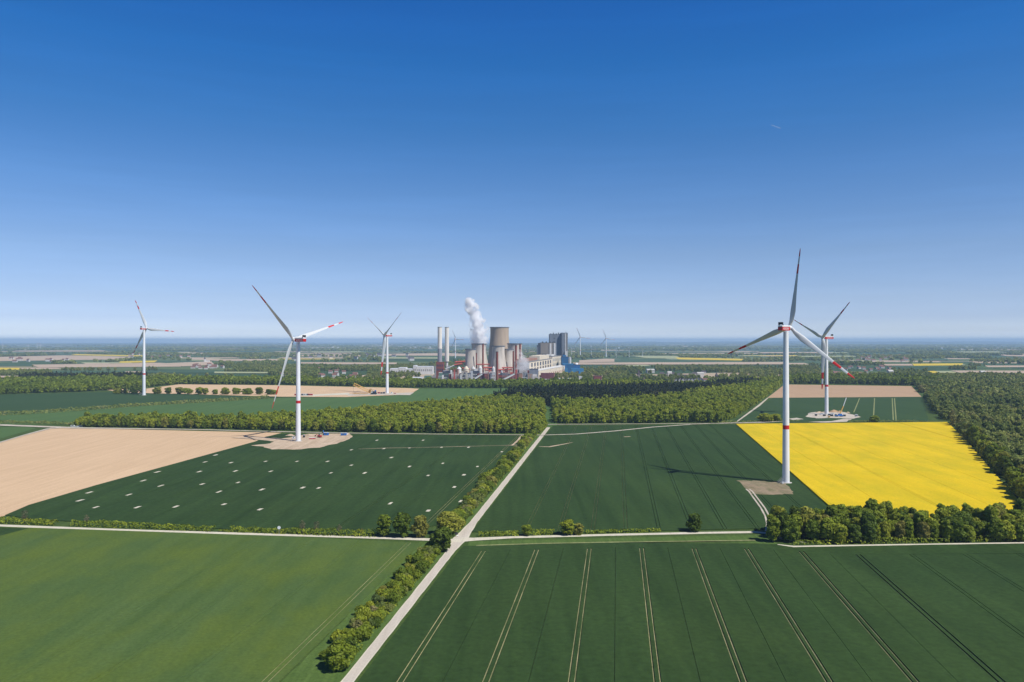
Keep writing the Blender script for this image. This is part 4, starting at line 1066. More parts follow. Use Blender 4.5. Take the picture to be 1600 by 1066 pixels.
# the old works in front of the cooling towers
R, w, h = bld('filter_house', 'dull oxide-red filter house around the foot of the left chimney', 'industrial building', 1985, 681.5, 693, 566.5, 24, 'oxide', 'oxide'); windows(R, w, h * .5, h * .95, 4, 2, .5, .5, mat='navy')
sub(R, 'gantry', 'grey', -w * .7, -w * .5, 0, 4, h * .3, h * .8)
R, w, h = bld('boiler_plant', 'dark green-grey plant building at the foot of the right chimney', 'industrial building', 1955, 691, 703.5, 580.5, 26, 'slate_dk', 'navy'); windows(R, w, h * .2, h * .9, 5, 2, .5, .4, mat='green'); sub(R, 'stair', 'pale', w * .5, w * .58, -1, 3, 0, h * 1.1)
R, w, h = bld('washer_house', 'pale green washer building left of the dark plant building', 'industrial building', 1945, 685.5, 690.8, 583, 18, 'green', 'pale'); sub(R, 'pipe_rack', 'pale', -w * .5, w * .5, -2, -.1, h * .3, h * .45)
R, w, h = bld('green_shed', 'green shed beside the white flat hall left of the works', 'shed', 1920, 663, 673, 588, 22, 'green', 'green'); sub(R, 'door', 'pale', -w * .1, w * .1, -.3, .05, 0, h * .7)
R, w, h = bld('white_flat_hall', 'low white flat-roofed hall left of the works, half behind trees', 'industrial hall', 1930, 641, 660, 590.6, 30, 'pale', 'white'); sub(R, 'door', 'grey', -w * .3, -w * .2, -.3, .05, 0, h * .8)
for px0, px1, t, lab in ((609, 622, 576.5, 'leftmost white factory hall in the row among trees left of the works'), (622.5, 634, 575, 'white factory hall, second from left, in the row left of the works'), (634.5, 645, 577, 'lower white factory hall in the middle of the row left of the works'), (645.5, 650, 571.8, 'narrow white factory tower in the row of halls left of the works'), (650.5, 676, 573.2, 'long white factory hall nearest the chimneys in the row left of the works')):
    R, w, h = bld('factory_hall', lab, 'factory', 2380, px0, px1, t, 40, 'pale', 'white', None); windows(R, w, h * .3, h * .8, max(2, int((px1 - px0) / 3)), 1, .5, .5, mat='roofg')

def cyl_thing(name, label, cat, px, d, top, hw, mat, cone=0.0, bottom=None, group=None, capm=None):
    x = (px - 800) / F * d; rr = hw / F * d; zt = CH - (top - H0) / F * d
    root = empty(name, (x, d, 0)); tag(root, label, cat, group)
    b = MB(); b.lathe([(rr * 1.02, 0), (rr, zt - cone)], 20); b.build('shell', M[mat], root, True)
    b = MB(); b.lathe([(rr * 1.06, zt - cone + .02), (rr * 1.06, zt - cone + .6), (rr * .25, zt + .6)], 20); b.build('cap', M[capm or mat], root, True)
cyl_thing('absorber', 'white absorber vessel with a wide head at the left of the old works', 'vessel', 717.5, 1950, 573.5, 3.4, 'pale', 5, capm='white')
cyl_thing('absorber', 'slim rusty-pink column standing before the wide white absorber', 'vessel', 715.4, 1935, 577, 1.3, 'brown', 2, capm='oxide')
cyl_thing('absorber', 'slim white column right of the dark green-grey plant building', 'vessel', 705.4, 1945, 579, 1.1, 'pale', 1.5)
cyl_thing('absorber', 'squat cream vessel at the foot of the leftmost cooling tower', 'vessel', 728.5, 1955, 572.5, 4.2, 'cream', 7, capm='cream')
cyl_thing('absorber', 'cream vessel between the thin red stack and the leftmost cooling tower', 'vessel', 739.5, 1958, 572.8, 3.2, 'cream', 6, capm='pale')
cyl_thing('absorber', 'white vessel below the tall red stack of the steaming tower', 'vessel', 750.5, 1958, 572.2, 3.0, 'pale', 6)
cyl_thing('absorber', 'white vessel left of the thick red stack', 'vessel', 771.2, 1955, 573, 2.4, 'pale', 5)
cyl_thing('absorber', 'grey slim vessel right of the thick red stack', 'vessel', 784, 1940, 579, 1.6, 'steelw', 3)
cyl_thing('storage_tank', 'low pale tank beside the cream vessels', 'tank', 722, 1945, 582, 3.4, 'cream', 2)
cyl_thing('storage_tank', 'grey tank before the thick red stack, right side', 'tank', 768.5, 1930, 585, 2.6, 'steelw', 2)
R, w, h = bld('switch_house', 'blue-grey building with pale piers in the middle of the old works', 'industrial building', 1935, 722, 735.5, 583.5, 18, 'slate', 'navy')
for k in range(5): sub(R, 'pier', 'pale', -w * .45 + k * w * .2, -w * .45 + k * w * .2 + 1.2, -.7, -.02, 0, h * .9)
R, w, h = bld('bunker_house', 'navy bunker house left of the first conveyor', 'industrial building', 1940, 735.6, 748, 580.5, 22, 'slate_dk', 'navy'); sub(R, 'roof_house', 'pale', -w * .1, w * .3, 5, 15, h + .9, h + 6); windows(R, w, h * .3, h * .85, 5, 2, .5, .4, mat='pale')
R, w, h = bld('brick_hall', 'long dark red brick hall between the two conveyors, left part', 'industrial hall', 1915, 746, 763.5, 584.8, 24, 'brick', 'purple'); windows(R, w, h * .25, h * .75, 7, 2, .4, .5, mat='navy'); sub(R, 'pier', 'brown', w * .42, w * .5, -.8, -.02, 0, h * 1.05)
R, w, h = bld('brick_hall', 'dark red brick hall with navy roof right of the thick red stack', 'industrial hall', 1920, 779, 806.8, 586, 26, 'brick', 'navy'); windows(R, w, h * .25, h * .75, 9, 2, .4, .5, mat='navy'); sub(R, 'roof_house', 'duct', w * .15, w * .32, 6, 18, h + .9, h + 6); sub(R, 'roof_house', 'slate_dk', -w * .4, -w * .05, 6, 20, h + .9, h + 4.5)
R, w, h = bld('pump_house', 'pale grey pump house under the middle cooling tower', 'industrial building', 1925, 764.2, 774, 582, 18, 'steelw', 'pale'); windows(R, w, h * .2, h * .8, 3, 2, .5, .4, mat='brick')
R, w, h = bld('transfer_tower', 'square orange-brown transfer tower at the end of the right conveyor', 'tower', 1890, 807.4, 816.2, 583.6, 16, 'brown', 'roofg'); sub(R, 'side_panel', 'purple', -w * .5, -w * .15, -.3, -.02, 0, h * .97)
R, w, h = bld('steel_frame_house', 'open-looking brown frame building right of the orange-brown tower', 'industrial building', 1900, 816.6, 823.5, 582.5, 16, 'slate', 'roofg'); [sub(R, 'column', 'steelw', -w * .5 + k * w * .3, -w * .5 + k * w * .3 + .9, -.8, -.02, 0, h * 1.1) for k in range(4)]
R, w, h = bld('transfer_tower', 'brown transfer tower left of the purple hall', 'tower', 1890, 824.2, 831.8, 584.3, 14, 'brown', 'roofg'); [sub(R, 'column', 'steelw', -w * .45 + k * w * .4, -w * .45 + k * w * .4 + 1, -.6, -.02, 0, h * .95) for k in range(3)]
R, w, h = bld('shed', 'grey pitched shed below the end of the windowed hall', 'shed', 1960, 827.5, 841, 577.4, 30, 'slate', 'slate_dk'); sub(R, 'white_bay', 'pale', -w * .15, w * .35, -3, -.05, 0, h * .6)
R, w, h = bld('workshop_hall', 'long dark purple hall in front of the cream annex', 'industrial hall', 1930, 845.5, 867, 584, 28, 'purple', 'purple'); sub(R, 'end_wall', 'brown', w * .43, w * .5, -.3, -.02, 0, h * .98); sub(R, 'stub', 'brick', -w * .62, -w * .5, 2, 12, 0, h * .8)
R, w, h = bld('red_shed', 'dark red-brown hall standing alone right of the works among trees', 'shed', 1900, 928.5, 940, 588.6, 26, 'brick', 'purple'); windows(R, w, h * .3, h * .8, 4, 1, .4, .5, mat='navy')
R, w, h = bld('low_store', 'long low white-roofed store in front of the purple hall', 'shed', 1880, 846, 868, 593.2, 10, 'pale', 'white'); sub(R, 'door', 'grey', -1, 1, -.2, .05, 0, h * .8)
R, w, h = bld('low_store', 'long low pale store among trees right of the purple hall', 'shed', 1895, 869.5, 903, 592.0, 20, 'pale', 'pale'); sub(R, 'door', 'grey', -3, 3, -.2, .05, 0, h * .8)
for px, t, lab in ((906, 588.5, 'small white site cabin left of three, near the lone dark red hall'), (909.4, 589.2, 'small white site cabin, middle of three, near the lone dark red hall'), (913.5, 590.6, 'low white site cabin, right of three, near the lone dark red hall')):
    R, w, h = bld('site_cabin', lab, 'cabin', 1910, px - 1.2, px + 1.4, t, 8, 'pale', 'white'); sub(R, 'door', 'navy', -.6, .6, -.2, .05, 0, 2.2)
rq = random.Random(31)
for k in range(34):
    px = rq.uniform(690, 832); d_ = rq.uniform(1915, 1982); wpx = rq.uniform(1.2, 4.2); t_ = rq.uniform(576.5, 590)
    wl_ = rq.choice(('brick', 'oxide', 'pale', 'steelw', 'slate', 'brown', 'duct', 'concrete', 'purple', 'slate_dk'))
    R, w, h = bld('equipment_house', 'one of the many small blocks crowded at the foot of the cooling towers', 'industrial building', d_, px - wpx / 2, px + wpx / 2, t_, rq.uniform(4, 9), wl_, rq.choice(('roofg', 'navy', 'pale', 'oxide')), group='small blocks at the foot of the cooling towers')
    sub(R, 'door', 'navy', -w * .2, w * .1, -.2, -.03, 0, min(4, h * .5))
def duct(px0, py0, px1, py1, d, th, label, mat='duct'):
    a, b_ = Vector(((px0 - 800) / F * d, d, CH - (py0 - H0) / F * d)), Vector(((px1 - 800) / F * d, d, CH - (py1 - H0) / F * d))
    root = empty('duct_bridge', (a.x, d, 0)); tag(root, label, 'duct')
    o = Vector((a.x, d, 0)); b = MB(); b.tube(a - o, b_ - o, th, 12); b.build('duct', M[mat], root, True)
    n = max(2, int(abs(b_.x - a.x) / 9))
    for k in range(n):
        p = a - o + (b_ - a) * ((k + .5) / n)
        c = MB(); c.tube((p.x, p.y, 0), (p.x, p.y, p.z - th * .8), .5, 6); c.build('leg', M['oxide'], root)
duct(711, 566, 727, 565, 1970, 2.2, 'red flue duct running left from the leftmost cooling tower, upper one')
duct(709.5, 570.5, 722, 568.5, 1968, 2.0, 'red flue duct left of the leftmost cooling tower, lower one')
duct(722, 575, 734, 577, 1964, 1.6, 'short red duct above the cream vessels')
duct(744, 569.6, 765, 569.4, 1972, 1.4, 'red duct across the foot of the steaming cooling tower')
duct(755.5, 574.6, 769, 574.8, 1968, 2.1, 'thick red duct between the tall red stack and the white vessel')
duct(757, 578, 768, 579, 1966, 1.6, 'thin red duct below the thick one between stack and vessel')
duct(777, 574.6, 802, 574.4, 1968, 1.5, 'red duct across the foot of the small right cooling tower')
duct(778.5, 578, 800, 577.6, 1964, 2.0, 'thicker red duct right of the thick red stack')
duct(779, 582, 794, 581.6, 1960, 1.2, 'lowest red duct right of the thick red stack')
duct(696, 577, 709.5, 571, 1958, 1.3, 'slanting pale duct joining the right chimney foot', 'pale')
def conveyor(px0, py0, px1, py1, d0, d1, label):
    p, q = Vector(DZp(px0, py0, d0)), Vector(DZp(px1, py1, d1))
    root = empty('conveyor', (p.x, p.y, 0)); tag(root, label, 'conveyor'); o = Vector((p.x, p.y, 0))
    dr = (q - p).normalized(); sd = dr.cross(Vector((0, 0, 1))).normalized(); up = sd.cross(dr)
    L = (q - p).length; b = MB(); b.box(-1.7, 1.7, 0, L, -1.5, 1.5, 0, lambda c: tuple(p - o + sd * c[0] + dr * c[1] + up * c[2])); b.build('gallery', M['steelw'], root)
    b = MB(); b.box(-1.9, 1.9, -.2, L + .2, 1.55, 2.0, 0, lambda c: tuple(p - o + sd * c[0] + dr * c[1] + up * c[2])); b.build('roof', M['roofg'], root)
    for t in (.3, .6, .9):
        s = p - o + (q - p) * t; c = MB(); c.tube((s.x - 1, s.y, 0), (s.x, s.y, s.z - 1.4), .35, 6); c.tube((s.x + 1, s.y, 0), (s.x, s.y, s.z - 1.4), .35, 6); c.build('trestle', M['grey'], root)
def DZp(px, py, d): x, z = DZ(px, py, d); return (x, d, max(z, 1.2))
conveyor(737, 595, 753, 584.5, 1890, 1905, 'slanting grey conveyor gallery rising to the left brick hall')
conveyor(782, 595.5, 803.5, 584.6, 1875, 1895, 'slanting grey conveyor gallery rising to the orange-brown tower')
for k, (px, py, d, s) in enumerate([(688, 588, 1935, 1), (694, 590, 1935, 1.2), (708, 588, 1932, 1), (712, 586, 1932, 1.3), (757, 583, 1930, 1), (763, 581, 1930, 1.2), (789, 583, 1915, 1.1), (820, 590, 1885, 1), (836, 588, 1930, 1.2), (842, 590, 1925, .9), (700, 572, 1975, .9), (726, 590, 1925, 1), (731, 588, 1925, 1.1), (770, 590, 1915, .8)]):
    x, z = DZ(px, py, d); root = empty('pipe_rack', (x, d, 0)); tag(root, 'small steel pipe rack with pale pipes among the old works buildings', 'pipe rack', 'pipe racks of the old works')
    b = MB(); w_ = 5 * s
    for sx in (-w_, -w_ / 3, w_ / 3, w_): b.tube((sx, 0, 0), (sx, 0, z + 1), .3, 5)
    b.build('frame', M['grey'], root); b = MB()
    for j in range(4): b.tube((-w_ - 1, -.5 + j * .9, z - j * 2.4), (w_ + 1, -.5 + j * .9, z - j * 2.4), .55, 6)
    b.build('pipe', M['pale' if k % 2 else 'steelw'], root)

# steam: closed volumes with ragged inside
def steam(name, label, pts, d, dens, seed, rag=0.55):
    """pts: (photo row, photo column, half width px) from the bottom up"""
    Z = [CH - (p[0] - H0) / F * d for p in pts]; X = [(p[1] - 800) / F * d for p in pts]; R = [p[2] / F * d for p in pts]
    z0, z1 = Z[0], Z[-1]; x0 = sum(X) / len(X); S = 60.0; RS = 25.0
    b = MB(); n = 24; m_ = 26
    prof = []
    for k in range(m_):
        z = z0 + (z1 - z0) * k / (m_ - 1); xc = np.interp(z, Z, X); rr = np.interp(z, Z, R) * 1.75 + 1.5
        prof.append((z, xc - x0, rr))
    for z, xc, rr in prof:
        for i in range(n):
            a = 2 * math.pi * i / n; b.v.append((xc + rr * math.cos(a), rr * math.sin(a), z))
    for k in range(m_ - 1):
        for i in range(n):
            j = (i + 1) % n; b.f.append((k*n+i, k*n+j, (k+1)*n+j, (k+1)*n+i)); b.m.append(0)
    b.f.append(tuple(range(n))[::-1]); b.f.append(tuple((m_-1)*n + i for i in range(n))); b.m += [0, 0]
    m = bpy.data.materials.new('steam'); m.use_nodes = True; N, L = m.node_tree.nodes, m.node_tree.links
    N.remove(N['Principled BSDF'])
    tc = N.new('ShaderNodeTexCoord'); sp = N.new('ShaderNodeSeparateXYZ'); L.new(tc.outputs['Object'], sp.inputs[0])
    def mth(op, a, c=None):
        q = N.new('ShaderNodeMath'); q.operation = op
        for i, v in enumerate((a, c)):
            if v is None: continue
            if hasattr(v, 'is_output'): L.new(v, q.inputs[i])
            else: q.inputs[i].default_value = v
        return q.outputs[0]
    t = mth('DIVIDE', mth('SUBTRACT', sp.outputs[2], z0), z1 - z0)
    def curve(vals):
        c = N.new('ShaderNodeFloatCurve'); L.new(t, c.inputs['Value']); cv = c.mapping.curves[0]
        P = [((z - z0) / (z1 - z0), v) for z, v in zip(Z, vals)]
        while len(cv.points) < len(P): cv.points.new(.5, .5)
        for q, p in zip(cv.points, P): q.location = p
        c.mapping.update(); return c.outputs[0]
    xc = mth('MULTIPLY', mth('SUBTRACT', curve([(x - x0) / S + .5 for x in X]), .5), S)
    rc = mth('MULTIPLY', curve([q / RS for q in R]), RS * 1.3)
    dx = mth('SUBTRACT', sp.outputs[0], xc)
    rho = mth('DIVIDE', mth('SQRT', mth('ADD', mth('MULTIPLY', dx, dx), mth('MULTIPLY', sp.outputs[1], sp.outputs[1]))), rc)
    nz = N.new('ShaderNodeTexNoise'); nz.inputs['Scale'].default_value = 0.065; nz.inputs['Detail'].default_value = 5; nz.inputs['Roughness'].default_value = 0.62; nz.inputs['Distortion'].default_value = 0.6
    L.new(tc.outputs['Object'], nz.inputs['Vector'])
    e = mth('ADD', mth('SUBTRACT', 1.0, rho), mth('MULTIPLY', mth('SUBTRACT', nz.outputs['Fac'], 0.5), rag * 4.2))
    e = mth('MULTIPLY', mth('MINIMUM', mth('MAXIMUM', mth('MULTIPLY', e, 0.7), 0.0), 1.0), dens)
    v = N.new('ShaderNodeVolumePrincipled'); v.inputs['Color'].default_value = (.995, .995, 1, 1); v.inputs['Anisotropy'].default_value = 0.0
    L.new(e, v.inputs['Density']); L.new(v.outputs[0], N['Material Output'].inputs['Volume'])
    o = b.build(name, m); o.location = (x0, d, 0)
    tag(o, label, 'steam')
steam('steam_plume', 'tall billowing white steam plume rising from the second cooling tower from the left', [(537.5, 748.4, 9), (530, 748.6, 8.6), (522, 748.8, 8.6), (514, 748.4, 9.2), (507, 747.6, 9), (500, 745.6, 8), (492, 741.8, 6.6), (484, 738.4, 7), (477, 736.8, 7.4), (470, 733.6, 5.6), (465, 732, 3)], 2070, 0.6, 1, 1.3)
steam('steam_plume', 'low ragged wisp of white steam right of the rightmost cooling tower', [(588, 811.5, 4), (581, 813, 6), (575, 817, 8), (568, 818, 9), (560, 816.5, 7), (552, 814, 4.5), (546, 812, 2.5)], 1960, 0.09, 2, 1.1)

# ------------------------------------------------------------------ villages and far buildings
M['roof_dark'] = plain('roof_dark', (0.09, 0.075, 0.085), 0.8, 0.2, 0.2)
M['roof_red'] = plain('roof_red', (0.19, 0.10, 0.08), 0.8, 0.2, 0.2)
M['render_white'] = plain('render_white', (0.50, 0.48, 0.45), 0.8, 0.06, 0.2)
HM = {}
def house(px, py, w, dp, h, rh, label, group, rz=0.0, roof='roof_dark', cat='house', name='house'):
    x, y = G(px, py)
    k = (round(w), round(dp), round(h), round(rh), roof)
    if k not in HM:
        a = MB(); a.box(-w/2, w/2, -dp/2, dp/2, 0, h); a.face([(-w/2, -dp/2, h), (-w/2, dp/2, h), (-w/2, 0, h + rh)][::-1]); a.face([(w/2, -dp/2, h), (w/2, dp/2, h), (w/2, 0, h + rh)])
        b = MB(); e = .4
        for s in (-1, 1):
            b.face([(-w/2 - e, s * (dp/2 + e), h - .2), (w/2 + e, s * (dp/2 + e), h - .2), (w/2 + e, 0, h + rh + .1), (-w/2 - e, 0, h + rh + .1)][::s])
            b.face([(-w/2 - e, s * (dp/2 + e), h - .5), (w/2 + e, s * (dp/2 + e), h - .5), (w/2 + e, 0, h + rh - .2), (-w/2 - e, 0, h + rh - .2)][::-s])
        HM[k] = (a.mesh('wall', M['render_white']), b.mesh('roof', M[roof]))
    t = empty(name, (x, y, 0), rz); tag(t, label, cat, group)
    link(bpy.data.objects.new('wall', HM[k][0]), t); link(bpy.data.objects.new('roof', HM[k][1]), t)
r = random.Random(17)
for k in range(9):
    house(1057 + k * 4.9, 603.2 - k * .12, 9, 11, 11, 6, 'dark-roofed terraced house in the row just beyond the conifers, right of the works', 'row of dark-roofed houses', r.uniform(1.2, 1.6))
house(1100, 601.5, 16, 10, 12, 3, 'larger pinkish-white house at the right end of the dark-roofed row', None, .1, 'roof_red')
for (x0, x1, y0, y1, n, lab, grp, rf, sc) in ((1030, 1100, 584, 592, 16, 'white village house scattered among trees above the dark-roofed row', 'village houses right of the works', 'roof_dark', 1), (1300, 1392, 574, 587, 24, 'small house of the village above the brown field at right', 'village houses at right', 'roof_red', 1.1),
    (1340, 1420, 556, 566, 22, 'tiny pale house of the town below the hazy hills at right', 'far town houses at right', 'roof_red', 1.5), (300, 348, 571, 580, 16, 'small red-roofed house of the village left of the second turbine', 'village houses at left', 'roof_red', 1.2), (195, 300, 555, 561, 16, 'tiny house of the far village above the tan strips at left', 'far village houses at left', 'roof_red', 1.6),
    (5, 110, 562, 567, 12, 'tiny white house between tan strips at far left', 'far white houses at left', 'roof_red', 1.6), (440, 575, 578, 591, 22, 'pale house in the trees behind the second turbine', 'houses in trees behind the second turbine', 'roof_red', 1.1), (460, 650, 556, 565, 16, 'tiny pale building on the far plain left of the chimneys', 'far plain houses', 'roof_dark', 2.0)):
    for k in range(n):
        house(r.uniform(x0, x1), r.uniform(y0, y1), r.choice((9, 11, 13)) * sc, 9, r.choice((4, 6)) * sc, 3.5 * sc, lab, grp, r.uniform(-.6, .6), rf)
house(1016, 583, 24, 16, 10, 3, 'bright white hall in the trees left of the village', None, 0.1, 'render_white', 'hall', 'village_hall')
house(1046, 587.5, 12, 10, 10, 3, 'bright white house between two tree groups above the dark-roofed row', None, 0.1, 'render_white')
house(1094, 589.5, 18, 12, 11, 3, 'pair-wide bright white house in the village right of centre', None, 0.1, 'render_white')
house(1391, 586.5, 14, 12, 12, 4, 'bright white house under the blade tip of the tall right turbine', None, 0.1, 'render_white')
house(1535, 588, 14, 12, 12, 4, 'lone white house in the big wood at right', None, 0.1, 'render_white')
def church(px, py, top, label, mat):
    x, y = G(px, py); h = (py - top) / F * y; root = empty('church_tower', (x, y, 0)); tag(root, label, 'church tower')
    b = MB(); b.box(-3.2, 3.2, -3.2, 3.2, 0, h * .55); b.build('wall', M[mat], root)
    b = MB(); z = h * .55 + .02
    for p, q in (((-3.6, -3.6), (3.6, -3.6)), ((3.6, -3.6), (3.6, 3.6)), ((3.6, 3.6), (-3.6, 3.6)), ((-3.6, 3.6), (-3.6, -3.6))): b.face([(*p, z), (*q, z), (0, 0, h)])
    b.build('spire', M['roof_dark'], root)
    sub(root, 'nave', mat, -3, 18, 3.3, 14, 0, h * .3)
church(998, 596, 576.5, 'brownish church tower with pointed spire among trees right of the works', 'taupe')
church(1119.5, 596, 581, 'dark church spire at the right end of the village', 'roof_dark')
church(320, 566, 557, 'faraway pale church tower at upper left beyond the slender turbine', 'pale')
# faraway towers on the left horizon
for px, t, hw, d, lab, nm in ((117.5, 540.2, 1.0, 14000, 'hazy grey tower block on the left horizon near the city', 'tower_block'), (37, 542.5, 3, 14000, 'hazy pale wide block on the left horizon', 'tower_block'), (83, 542.8, 3, 14500, 'hazy wide pale works on the left horizon', 'tower_block'), (106, 543.4, 1.5, 13000, 'hazy white block on the left horizon beside the tall towers', 'tower_block'),
    (169, 539.3, .5, 15000, 'thin hazy stack on the left horizon, left of two beside the slender turbine', 'factory_chimney'), (174.5, 539.3, .6, 15000, 'thin hazy stack on the left horizon, right of two beside the slender turbine', 'factory_chimney'), (187, 540.8, 1.6, 15000, 'hazy blocky works building on the left horizon beside the slender turbine', 'tower_block'),
    (127, 539.6, .5, 15000, 'thin hazy mast-like tower on the left horizon', 'factory_chimney'), (735, 541, 1, 9000, 'x', None),
    (1084, 544, 1.5, 12000, 'hazy white block low on the horizon right of the works, left of two', 'tower_block'), (1101.5, 544, 1.5, 12000, 'hazy white block low on the horizon right of the works, right of two', 'tower_block'), (1015, 541, .7, 12000, 'slim hazy white tower on the horizon right of the works', 'tower_block'),
    (1472, 543.5, 1.2, 11000, 'hazy reddish tower block on the horizon at right', 'tower_block'), (1455, 548, 3, 11000, 'hazy wide white works on the horizon at right', 'tower_block'), (1466, 549.5, 4, 10500, 'hazy low white hall on the horizon at right', 'tower_block'), (1480, 547, 1.6, 11000, 'hazy white block right of the reddish tower on the horizon', 'tower_block'), (1505, 545, 1.8, 12000, 'hazy pale block farther right on the horizon', 'tower_block'), (1595, 545.5, 1.4, 12000, 'hazy pale block at the right picture edge on the horizon', 'tower_block')):
    if nm is None: continue
    R, w, h = bld(nm, lab, 'chimney' if nm == 'factory_chimney' else 'tower block', d, px - hw, px + hw, t, 20, 'brown' if 'reddish' in lab else ('taupe' if 'grey' in lab else 'pale'), 'roofg')
for k in range(26):
    px = r.uniform(390, 790); d = r.uniform(9000, 15000); 
    R, w, h = bld('tower_block', 'tiny hazy pale building on the distant plain between the left turbine and the works', 'building', d, px - r.uniform(.6, 1.8), px + r.uniform(.6, 1.8), H0 + F * (CH - r.uniform(12, 26)) / d, 20, 'pale', 'white', group='tiny hazy buildings on the distant plain')
for k in range(22):
    px = r.choice((r.uniform(830, 1060), r.uniform(1330, 1600))); d = r.uniform(8000, 15000)
    R, w, h = bld('tower_block', 'tiny hazy pale building on the plain below the distant hills at right', 'building', d, px - r.uniform(.5, 1.5), px + r.uniform(.5, 1.5), H0 + F * (CH - r.uniform(10, 22)) / d, 20, 'pale', 'white', group='tiny hazy buildings below the hills')

# ------------------------------------------------------------------ building sites: machines, cabins, vehicles
M['ybl'] = plain('machine_yellow', (0.62, 0.36, 0.09), 0.5, 0.1, 0.3)
M['mblue'] = plain('machine_blue', (0.03, 0.15, 0.45), 0.45, 0.1, 0.3)
M['mred'] = plain('machine_red', (0.45, 0.045, 0.035), 0.5, 0.1, 0.3)
M['glass'] = plain('cab_glass', (0.05, 0.07, 0.08), 0.1, 0.1, 0.5, spec=0.6)
M['silver'] = plain('silver_paint', (0.50, 0.54, 0.53), 0.35, 0.05, 0.3)
M['navyp'] = plain('dark_blue_paint', (0.035, 0.055, 0.085), 0.35, 0.1, 0.3)
M['tyre'] = plain('tyre', (0.02, 0.02, 0.02), 0.8, 0.1, 1)
def wheel(root, x, y, r_, w=.25):
    b = MB(); b.tube((x, y - w / 2, r_), (x, y + w / 2, r_), r_, 12); b.build('wheel', M['tyre'], root)
def car(px, py, rz, paint, label, van=False):
    x, y = G(px, py); root = empty('parked_car', (x, y, .47), rz); tag(root, label, 'car')
    l, w = (5.4, 1.95) if van else (4.6, 1.85); hb, ht = (1.15, 2.2) if van else (.95, 1.5)
    b = MB()
    P = [(-l/2, .35), (-l/2, hb), (-l/2 + (.1 if van else .7), ht if van else hb + .02), (-l/2 + (.2 if van else 1.1), ht), (l/2 - (1.6 if van else 1.8), ht), (l/2 - (.9 if van else 1.0), hb), (l/2 - .1, hb - .12), (l/2, .6), (l/2, .35)]
    n = len(P); b.v = [(p, -w/2, z) for p, z in P] + [(p, w/2, z) for p, z in P]
    b.f = [tuple(range(n))[::1], tuple(range(n, 2 * n))[::-1]] + [(i, n + i, n + (i+1) % n, (i+1) % n) for i in range(n)]; b.m = [0] * len(b.f)
    o = b.build('body', M[paint], root); bv = o.modifiers.new('soft', 'BEVEL'); bv.width = .06; bv.segments = 2
    b = MB(); b.box(-l/2 + .9, l/2 - 1.75, -w/2 - .01, w/2 + .01, hb + .05, ht - .12); b.build('window', M['glass'], root)
    for sx in (-l/2 + .85, l/2 - .9):
        for sy in (-w/2 + .1, w/2 - .1): wheel(root, sx, sy, .34)
car(114.5, 668, .05, 'silver', 'pale silver van parked on the gravel track at the left end of the wood', True)
car(121, 668.3, .0, 'silver', 'silver-blue car parked between the pale van and the dark one by the left wood')
car(125.5, 668.2, .1, 'navyp', 'dark blue van parked under the first trees of the left wood', True)
def cabin(px, py, w, dp, h, paint, label, rz=0, z=.5, group=None, cat='container', name='site_container', win=True):
    x, y = G(px, py); root = empty(name, (x, y, z), rz); tag(root, label, cat, group)
    b = MB(); b.box(-w/2, w/2, -dp/2, dp/2, .15, h)
    for k in range(int(w / .6)): b.box(-w/2 + .15 + k * .6, -w/2 + .45 + k * .6, -dp/2 - .05, dp/2 + .05, .3, h - .2)
    b.build('body', M[paint], root)
    b = MB(); b.box(-w/2 - .05, w/2 + .05, -dp/2 - .08, dp/2 + .08, h + .005, h + .14); b.build('roof', M['white' if paint != 'white' else 'grey'], root)
    if win: b = MB(); b.box(-w * .25, w * .15, -dp/2 - .1, -dp/2 - .055, h * .45, h * .8); b.build('window', M['glass'], root)
cabin(537, 681.2, 6, 2.5, 2.6, 'mblue', 'blue site container on the sandy pad, away from the machines, by the track corner', .1)
cabin(541, 680.4, 3, 2.5, 2.2, 'white', 'small white site cabin behind the lone blue container on the sandy pad', .1)
cabin(488, 686.8, 6.5, 2.4, 1.1, 'mred', 'low red skip lying left of the red excavator on the sandy pad', .15, win=False, cat='skip', name='skip')
def excavator(px, py, rz, paint, label, up=1.0, z=.5):
    x, y = G(px, py); root = empty('excavator', (x, y, z), rz); tag(root, label, 'excavator')
    for s in (-1, 1):
        b = MB(); b.box(-2.1, 2.1, s * 1.2 - .35, s * 1.2 + .35, .05, .9); o = b.build('crawler_track', M['dark'], root); bv = o.modifiers.new('soft', 'BEVEL'); bv.width = .35; bv.segments = 3
    b = MB(); b.box(-2.4, 1.3, -1.35, 1.35, 1.0, 2.3); b.build('body', M[paint], root)
    b = MB(); b.box(.1, 1.6, -1.3, -.2, 2.31, 3.4); b.build('cab', M['glass'], root)
    b = MB(); b.tube((1.2, .3, 1.8), (3.6, .3, 1.8 + 3.0 * up), .32, 8); b.tube((3.6, .3, 1.8 + 3.0 * up), (5.4, .3, 1.2 + 1.2 * up), .24, 8); b.build('boom', M[paint], root)
    b = MB(); b.box(4.9, 5.9, -.3, .9, .5 + 1.2 * up, 1.3 + 1.2 * up); b.build('bucket', M['dark'], root)
excavator(499, 684.4, 2.6, 'mred', 'red excavator on the sandy pad right of the left turbine foot', .4)
excavator(507.5, 680.6, 2.2, 'mblue', 'blue tracked machine with raised arm behind the red excavator', .9)
cabin(510, 681, 5, 2.5, 2.8, 'mblue', 'blue equipment box standing right beside the blue tracked machine', .1)
cabin(459, 686.5, 2.5, 2, 2.2, 'white', 'small white box just left of the left turbine foot', .0)
cabin(475, 684.4, 1.8, 1.8, 2.4, 'dark', 'small dark power cabinet just right of the left turbine foot', .0, win=False, name='power_cabinet', cat='cabinet')
cabin(1223, 757, 1.2, 1, 1.5, 'white', 'small white cabinet at the foot of the tall right turbine', .0, win=False, name='power_cabinet', cat='cabinet')
